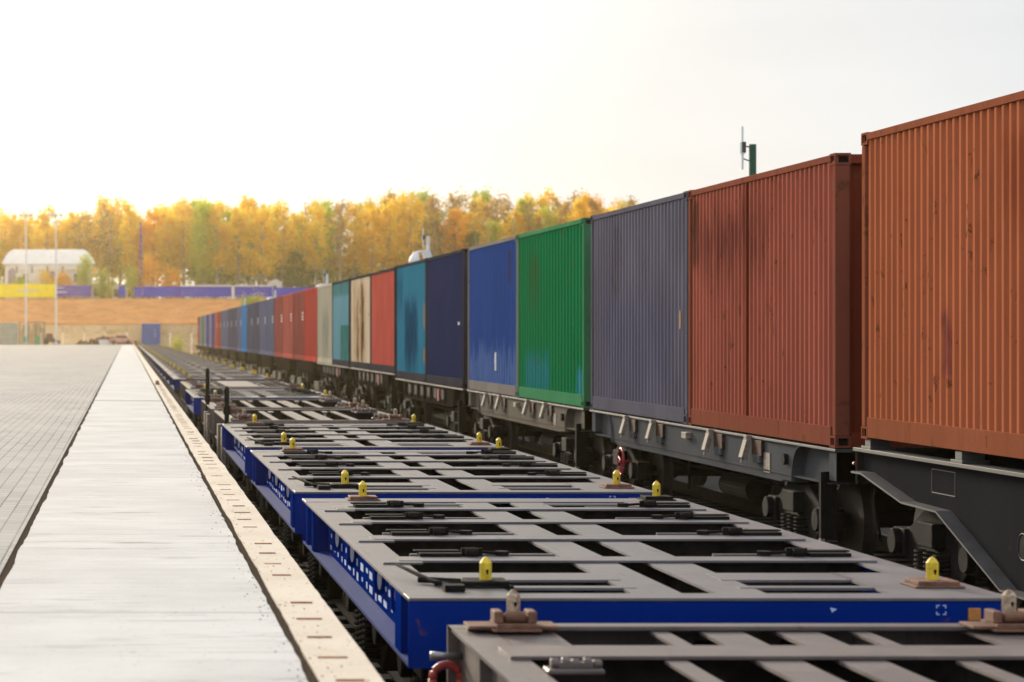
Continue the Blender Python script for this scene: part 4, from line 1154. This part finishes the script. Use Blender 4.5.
# blue lattice mast behind the fence
Y = 350.; t = thing('lattice_mast', (at(140.5, Y), Y, zt(298, Y)), 'thin blue lattice mast in front of the golden trees', 'mast')
m = MB(); hh = zt(222, Y) - zt(298, Y)
for a in range(3):
    m.tube([(.42 * math.cos(a * 2.1), .42 * math.sin(a * 2.1), 0), (.08 * math.cos(a * 2.1), .08 * math.sin(a * 2.1), hh)], .05, 6)
m.build('leg', M['fence_purple'], t)
m = MB(); k = 0
while k < 14:
    z0 = hh * k / 14; z1 = hh * (k + 1) / 14; r0 = .42 - .34 * k / 14; r1 = .42 - .34 * (k + 1) / 14
    for a in range(3): m.tube([(r0 * math.cos(a * 2.1), r0 * math.sin(a * 2.1), z0), (r1 * math.cos((a + 1) * 2.1), r1 * math.sin((a + 1) * 2.1), z1)], .035, 5)
    k += 1
m.build('bracing', M['fence_purple'], t)

# stored things at the foot of the wall
Y = 313.
M['block'] = dull('grey_green_concrete_block', (.33, .33, .28), .12, 1.0, .85, .2)
bi = 0
for r in range(3):
    for c in range(4):
        t = tag(MB().box(-.95, .95, -.5, .5, 0, .98).build('concrete_block', M['block'], None, (at(18, Y) - 1.0 - c * 1.98, Y, PZ + r * 1.0), bevel=.04),
                f'grey concrete block, {["lowest", "middle", "topmost"][r]} row, {["nearest to", "second from", "third from", "fourth from"][c]} the crate rack', 'concrete block', 'stacked concrete blocks at the yard end')
t = thing('timber_rack', (at(32, Y), Y, PZ), 'open rack with timber and green barrels beside the concrete blocks', 'rack')
for x_ in (-1.7, -.55, .6, 1.7):
    m = MB(); m.box(x_ - .1, x_ + .1, -.5, -.3, 0, 3.0); m.build('post', M['latch'], t)
m = MB(); m.box(-1.8, 1.8, -.5, .6, 3.0, 3.12); m.build('top', M['latch'], t)
m = MB()
for q in range(14): 
    x_ = -1.5 + q * .23; m.box(x_, x_ + .15, -.1 + random.random() * .2, .3, 0, random.uniform(1.8, 2.9))
m.build('boards', dull('tan_boards', (.34, .22, .12), .3, 1.0, .8, .2), t)
M['barrel'] = dull('green_barrel', (.03, .34, .16), .1, 3, .5, .1)
for dx_, lab in ((-.9, 'green barrel leaning before the left side of the rack'), (.75, 'green barrel before the right side of the rack')):
    b = thing('barrel', (at(32, Y) + dx_, Y - .9, PZ), lab, 'barrel')
    m = MB(); m.tube([(0, 0, 0), (0, 0, .1), (0, 0, 1.0), (0, 0, 1.15)], [.24, .28, .28, .2], 14); m.build('drum', M['barrel'], b)
    m = MB(); m.torus((0, 0, .4), .285, .02, 'z', 14); m.torus((0, 0, .75), .285, .02, 'z', 14); m.build('hoop', M['barrel'], b)
t = thing('small_loader', (at(51, Y), Y - .5, PZ), 'dark small loader parked beside the right lamp mast', 'loader')
m = MB(); m.prism([(-.9, .35), (.9, .35), (.9, .8), (.3, .9), (.2, 1.5), (-.6, 1.5), (-.7, .9), (-.9, .8)], 'y', -.5, .5); m.build('body', dull('maroon_machine', (.10, .03, .03), .2, 3, .6, .1), t, bevel=.04)
for x_ in (-.6, .6):
    m = MB(); m.tube([(x_, -.62, .35), (x_, -.45, .35)], .35, 16); m.build('wheel', M['black_steel'], t)
m = MB(); m.box(.9, 1.25, -.5, .5, .1, .5); m.build('bucket', M['black_steel'], t)
t = thing('parked_car', (at(121, 314), 314, PZ), 'pink-red and white small car parked before the beige wall', 'car')
m = MB(); m.prism([(-1.6, .3), (1.6, .3), (1.6, .75), (1.1, .85), (.7, 1.3), (-.6, 1.3), (-1.0, .85), (-1.6, .75)], 'y', -.75, .75); m.build('body', dull('salmon_car_paint', (.62, .26, .22), .1, 2, .4, .05), t, bevel=.06)
m = MB(); m.prism([(.62, .88), (.95, .88), (.62, 1.22), (-.55, 1.22), (-.85, .88)], 'y', -.755, -.751); m.build('window', dz if False else M['wagon_grey'], t)
for x_ in (-1.0, 1.0):
    m = MB(); m.tube([(x_, -.77, .3), (x_, -.6, .3)], .3, 16); m.build('wheel', M['black_steel'], t)
m = MB()
for q in range(60):
    x_ = random.gauss(0, 2.0); s = random.uniform(.15, .5)
    a = Vector((random.random() - .5, random.random() - .5, random.random() - .5)).normalized(); b = a.orthogonal().normalized(); c = a.cross(b)
    m.obox((x_, random.uniform(-.5, .5), max(.1, .9 - abs(x_) * .25) * random.random() + .1), a * s, b * s * .5, c * s * .4)
o = m.build('scrap_heap', dull('brown_scrap', (.13, .05, .03), .4, 2, .9, .4), None, (at(109, 317), 317, PZ))
tag(o, 'long heap of dark brown scrap in front of the beige wall', 'scrap heap')
t = thing('white_trough', (at(107, 314.5), 314.5, PZ), 'low white skip left of the pink-red car', 'skip')
m = MB(); m.prism([(-1.0, .0), (1.0, .0), (1.2, .6), (-1.2, .6)], 'y', -.5, .5); m.build('skip_body', M['metal_white'], t)
m = MB(); m.box(-1.25, 1.25, -.55, .55, .6, .66); m.build('skip_rim', M['metal_white'], t)
# brick coloured lump on the platform edge
t = tag(MB().box(-.06, .05, -.7, .7, 0, .05).box(-.05, .04, -.5, .3, .05, .10).build('brick_pile', M['rusty'], None, (.80, 60.5, PZ + .005), bevel=.01), 'rusty brick-like offcuts lying on the platform edge', 'offcuts')

# ------------------------------------------------------------------ trees and shrubs
def leaf_mat(name, a, b, c):
    n = NT(name)
    q = n.mix(n.oi.outputs['Random'], a, b)
    q = n.mix(n.rng(n.noise((1, 1, 1), .55, 3), .4, .65), q, c)
    q = n.mix(n.math('MULTIPLY', n.rng(n.noise((1, 1, 1), 2.5, 2), .45, .7), .4), q, tuple(x * .55 for x in a))
    n.done(q, .7, 0, .2)
    tr = n.t.nodes.new('ShaderNodeBsdfTranslucent'); n.put(tr.inputs[0], q)
    ms = n.t.nodes.new('ShaderNodeMixShader'); ms.inputs[0].default_value = .6
    n.t.links.new(n.b.outputs[0], ms.inputs[1]); n.t.links.new(tr.outputs[0], ms.inputs[2]); n.t.links.new(ms.outputs[0], n.out.inputs[0])
    return n.m
LM = {'gold': leaf_mat('golden_leaves', (.93, .64, .03), (.96, .72, .04), (.85, .52, .03)),
      'orange': leaf_mat('orange_leaves', (.92, .42, .015), (.85, .38, .02), (.90, .52, .02)),
      'lime': leaf_mat('yellow_green_leaves', (.46, .56, .06), (.34, .46, .06), (.66, .60, .05)),
      'green': leaf_mat('dull_green_leaves', (.11, .18, .04), (.14, .21, .045), (.20, .24, .04)),
      'brown': leaf_mat('thin_brown_leaves', (.44, .27, .08), (.34, .22, .09), (.56, .35, .07))}
M['bark'] = dull('pale_birch_bark', (.34, .29, .23), .35, 2.0, .85, .3)
M['bark_dark'] = dull('grey_brown_bark', (.11, .085, .065), .35, 2.0, .9, .3)
def crown_mesh(name, H, z0, rad, clumps, per, leaf, mat, seed, sparse=False):
    rnd = random.Random(seed); vs = []; fs = []
    for c in range(clumps):
        u = (c + rnd.random()) / clumps
        zc = z0 + (H - z0) * u
        prof = (math.sin(math.pi * min(1, (u * .72 + .16))) ** .6) * (1 if u < .8 else .85)
        rr = rad * prof * math.sqrt(rnd.random())
        a = rnd.random() * 6.283
        cx_, cy_ = rr * math.cos(a), rr * math.sin(a); cr_ = rnd.uniform(.5, 1.05) * (1.15 - .25 * u)
        for k in range(per):
            g_ = Vector((rnd.gauss(0, .5), rnd.gauss(0, .5), rnd.gauss(0, .62))) * cr_
            p = Vector((cx_, cy_, zc)) + g_
            s = leaf * rnd.uniform(.6, 1.3)
            d = Vector((rnd.gauss(0, 1), rnd.gauss(0, 1), rnd.gauss(0, 1))).normalized(); e = d.orthogonal().normalized()
            f_ = len(vs)
            vs += [p - d * s, p - e * s * .6, p + d * s, p + e * s * .6]; fs.append((f_, f_ + 1, f_ + 2, f_ + 3))
    me = bpy.data.meshes.new(name); me.from_pydata([tuple(v) for v in vs], [], fs); me.materials.append(mat); return me
def trunk_mesh(name, H, z0, rad, seed, mat):
    rnd = random.Random(seed + 99); m = MB()
    bx, by = rnd.uniform(-.5, .5), rnd.uniform(-.5, .5)
    m.tube([(0, 0, -.6), (bx * .3, by * .3, H * .3), (bx * .7, by * .7, H * .6), (bx, by, H * .93)], [.20, .16, .10, .03], 7)
    for k in range(16):
        z = z0 * .75 + (H * .88 - z0 * .75) * k / 16; a = rnd.random() * 6.28; r = rad * rnd.uniform(.5, .9) * (1 - .5 * k / 16)
        q = z / H
        m.tube([(bx * q, by * q, z), (bx * q + r * .5 * math.cos(a), by * q + r * .5 * math.sin(a), z + r * .5), (bx * q + r * math.cos(a), by * q + r * math.sin(a), z + r * 1.3)], [.06, .035, .012], 5)
    me = bpy.data.meshes.new(name); me.from_pydata(m.v, [], m.f); me.materials.append(mat); return me
variants = {}
spec = {'gold': [(15.5, 5.0, 2.0, 44, 70), (17, 6.2, 1.8, 40, 66), (14.5, 4.6, 2.2, 42, 66)],
        'orange': [(15, 4.5, 2.3, 44, 70), (16.5, 5.8, 1.9, 40, 66)],
        'lime': [(16.5, 4.0, 2.0, 46, 70), (14, 3.5, 2.0, 40, 66)],
        'green': [(12, 1.6, 2.4, 48, 80), (14, 2.0, 2.2, 50, 80)],
        'brown': [(17, 5.0, 2.0, 30, 40), (16, 6.5, 2.1, 28, 40)]}
for kd, lst in spec.items():
    variants[kd] = []
    for i, (H, z0, rad, cl_, per) in enumerate(lst):
        sd = hash_ = sum(map(ord, kd)) * 7 + i
        variants[kd].append((H, crown_mesh('crown', H, z0, rad, cl_, per, .21, LM[kd], sd), trunk_mesh('trunk', H, z0, rad, sd, M['bark'] if kd in ('gold', 'lime', 'brown') else M['bark_dark'])))
names = {'gold': ('birch_tree', 'golden birch'), 'orange': ('maple_tree', 'orange-leaved tree'), 'lime': ('poplar_tree', 'yellow-green tree'),
         'green': ('spruce_tree', 'dark green tree'), 'brown': ('bare_tree', 'half-bare brown tree')}
rt = random.Random(21)
GZ = zt(298.5, EY1)
def over(px):
    L_ = [(0, 'the yellow banner'), (56, 'the violet banner'), (97, 'the lattice mast'), (145, 'the blue fence'), (225, 'the farthest containers'), (275, 'the far red containers'),
          (335, 'the rusty cream container'), (372, 'the coral container'), (397, 'the teal container'), (430, 'the navy container'), (466, 'the royal blue container'), (515, 'the green container'), (588, 'the slate container')]
    r = L_[0][1]
    for a, b in L_:
        if px >= a: r = b
    return r
seen_lab = {}
def top_env(px):
    """height of the tree line in picture rows"""
    pts = [(-60, 222), (0, 216), (60, 214), (120, 208), (160, 211), (225, 203), (260, 208), (300, 207), (350, 209), (400, 199), (430, 196), (470, 200), (520, 205), (560, 205), (600, 201), (640, 206), (760, 215)]
    for (a, b), (c, d) in zip(pts[:-1], pts[1:]):
        if a <= px <= c: return b + (d - b) * (px - a) / (c - a)
    return 215
ALLT = []
def add_tree(kd, x, y, sc, row):
    H, cm, tm = rt.choice(variants[kd])
    px = 127 + F * x / y
    nm, desc = names[kd]
    rowd = ['front row', 'second row', 'third row', 'back row'][row]
    lab = f'{desc} in the {rowd}, above {over(px)}'
    t = thing(nm, (x, y, GZ - .1), lab, 'tree', f'{desc}s in the wood', rt.uniform(0, 6.28))
    ALLT.append((px, t))
    t.scale = (sc * rt.uniform(1.0, 1.35),) * 2 + (sc,)
    o = bpy.data.objects.new('trunk', tm); COL.objects.link(o); o.parent = t
    o = bpy.data.objects.new('crown', cm); COL.objects.link(o); o.parent = t
for row, (Y, step) in enumerate(((366, 2.9), (374, 2.7), (383, 2.8), (392, 3.0))):
    x = at(-70, Y)
    while x < at(700, Y):
        px = 127 + F * x / Y
        r = rt.random()
        if px < 200: ks = (('gold', .56), ('orange', .24), ('lime', .10), ('brown', .10))
        elif px < 330: ks = (('gold', .32), ('orange', .08), ('lime', .28), ('green', .20), ('brown', .12))
        else: ks = (('gold', .28), ('orange', .05), ('lime', .18), ('green', .20), ('brown', .29))
        acc = 0; kd = 'gold'
        for k_, p_ in ks:
            acc += p_
            if r < acc: kd = k_; break
        want = zt(top_env(px) + rt.uniform(-1, 9) + (3 if row == 0 else 0), Y) - GZ
        if kd == 'green': want *= rt.uniform(.62, .8)
        if abs(px - 228) < 6 and row < 2: kd = 'lime'; want = zt(202, Y) - GZ
        if abs(px - 470) < 8 and row == 0: kd = 'green'; want = zt(212, Y) - GZ
        if row == 0 and px < 110: want *= .5 if 2 < px < 97 else 1
        H0 = 15.5
        if not (row == 0 and 0 < px < 98):
            add_tree(kd, x + rt.uniform(-.5, .5), Y + rt.uniform(-2.5, 2.5), want / H0, row)
        x += step * rt.uniform(.75, 1.25)
by = {}
for px_, t_ in ALLT: by.setdefault(t_['label'], []).append((px_, t_))
for lab, lst in by.items():
    if len(lst) > 1:
        for i, (px_, t_) in enumerate(sorted(lst, key=lambda q: q[0])):
            t_['label'] = lab + f', {ordinal(i + 1)} from left'
# undergrowth
def shrub(px, Y, py_top, rad, mat, label, zbase=None, n=46):
    x = at(px, Y); zb = GZ if zbase is None else zbase; hh = zt(py_top, Y) - zb
    t = thing('shrub', (x, Y, zb), label, 'shrub')
    me = crown_mesh('foliage', hh, hh * .12, rad, n, 40, .13, LM[mat], int(px * 3)); o = bpy.data.objects.new('foliage', me); COL.objects.link(o); o.parent = t
    m = MB()
    for k in range(4): m.tube([(0, 0, -.3), (math.cos(k * 1.6) * rad * .4, math.sin(k * 1.6) * rad * .4, hh * .7)], [.05, .02], 5)
    m.build('stem', M['bark_dark'], t)
shrub(148, 350, 257, 1.7, 'orange', 'bright orange small tree right of the lattice mast', n=70)
shrub(171, 350, 270, 1.7, 'orange', 'round orange bush above the blue fence')
shrub(46, 349.5, 273, 1.5, 'gold', 'golden bush in front of the white building, left one')
shrub(64, 349.5, 275, 1.3, 'orange', 'orange bush in front of the white building, right one')
shrub(85, 349.2, 258, .9, 'lime', 'slim yellow-green tree at the right corner of the white building', n=60)
shrub(103, 350, 271, 1.9, 'lime', 'spreading yellow-green bush above the gap beside the violet banner')
shrub(133, 350, 270, 1.0, 'lime', 'yellow-green bush left of the lattice mast')
shrub(20, 349.5, 279, 1.0, 'lime', 'low green bush above the yellow banner')
shrub(177, 300, 340, .35, 'lime', 'yellow-green weeds at the far end of the empty wagons', -.2, 14)
for k, (px, top) in enumerate(((246, 299), (252, 300), (258, 298))):
    shrub(px, 334, top, .8, 'lime', ['left', 'middle', 'right'][k] + ' of three yellow-green weeds on the bank above the far containers', zt(311, 334), 16)
us = crown_mesh('undergrowth', 3.0, 0, 1, 1, 1, .2, LM['brown'], 5)
rnd = random.Random(4); vs = []; fs = []
for i in range(20000):
    Y = rnd.uniform(364, 398); x = at(rnd.uniform(100, 700), Y) if i % 5 else at(rnd.uniform(-60, 100), Y)
    p = Vector((x, Y, GZ + rnd.random() ** 1.3 * (5.2 if x > at(130, Y) else 3.0))); s = rnd.uniform(.15, .35)
    d = Vector((rnd.gauss(0, 1), rnd.gauss(0, 1), rnd.gauss(0, 1))).normalized(); e = d.orthogonal().normalized(); k = len(vs)
    vs += [tuple(p - d * s), tuple(p - e * s * .6), tuple(p + d * s), tuple(p + e * s * .6)]; fs.append((k, k + 1, k + 2, k + 3))
me = bpy.data.meshes.new('undergrowth'); me.from_pydata(vs, [], fs); me.materials.append(LM['brown']); me.materials.append(LM['green'])
me.polygons.foreach_set('material_index', [1 if rnd.random() < .75 else 0 for _ in fs])
o = bpy.data.objects.new('undergrowth', me); COL.objects.link(o); tag(o, 'dim brown and green undergrowth between the trunks of the wood', 'undergrowth', kind='stuff')

# ------------------------------------------------------------------ haze
HZ = True
if HZ:
    m = MB(); m.box(-260, 420, -60, 470, -1.6, 34)
    hm = bpy.data.materials.new('warm_haze'); hm.use_nodes = True; t_ = hm.node_tree; t_.nodes.clear()
    ou = t_.nodes.new('ShaderNodeOutputMaterial'); pv = t_.nodes.new('ShaderNodeVolumePrincipled')
    pv.inputs['Color'].default_value = (1, .84, .52, 1); pv.inputs['Density'].default_value = .00021; pv.inputs['Anisotropy'].default_value = .8
    t_.links.new(pv.outputs[0], ou.inputs['Volume'])
    o = m.build('haze', hm); tag(o, kind='stuff')
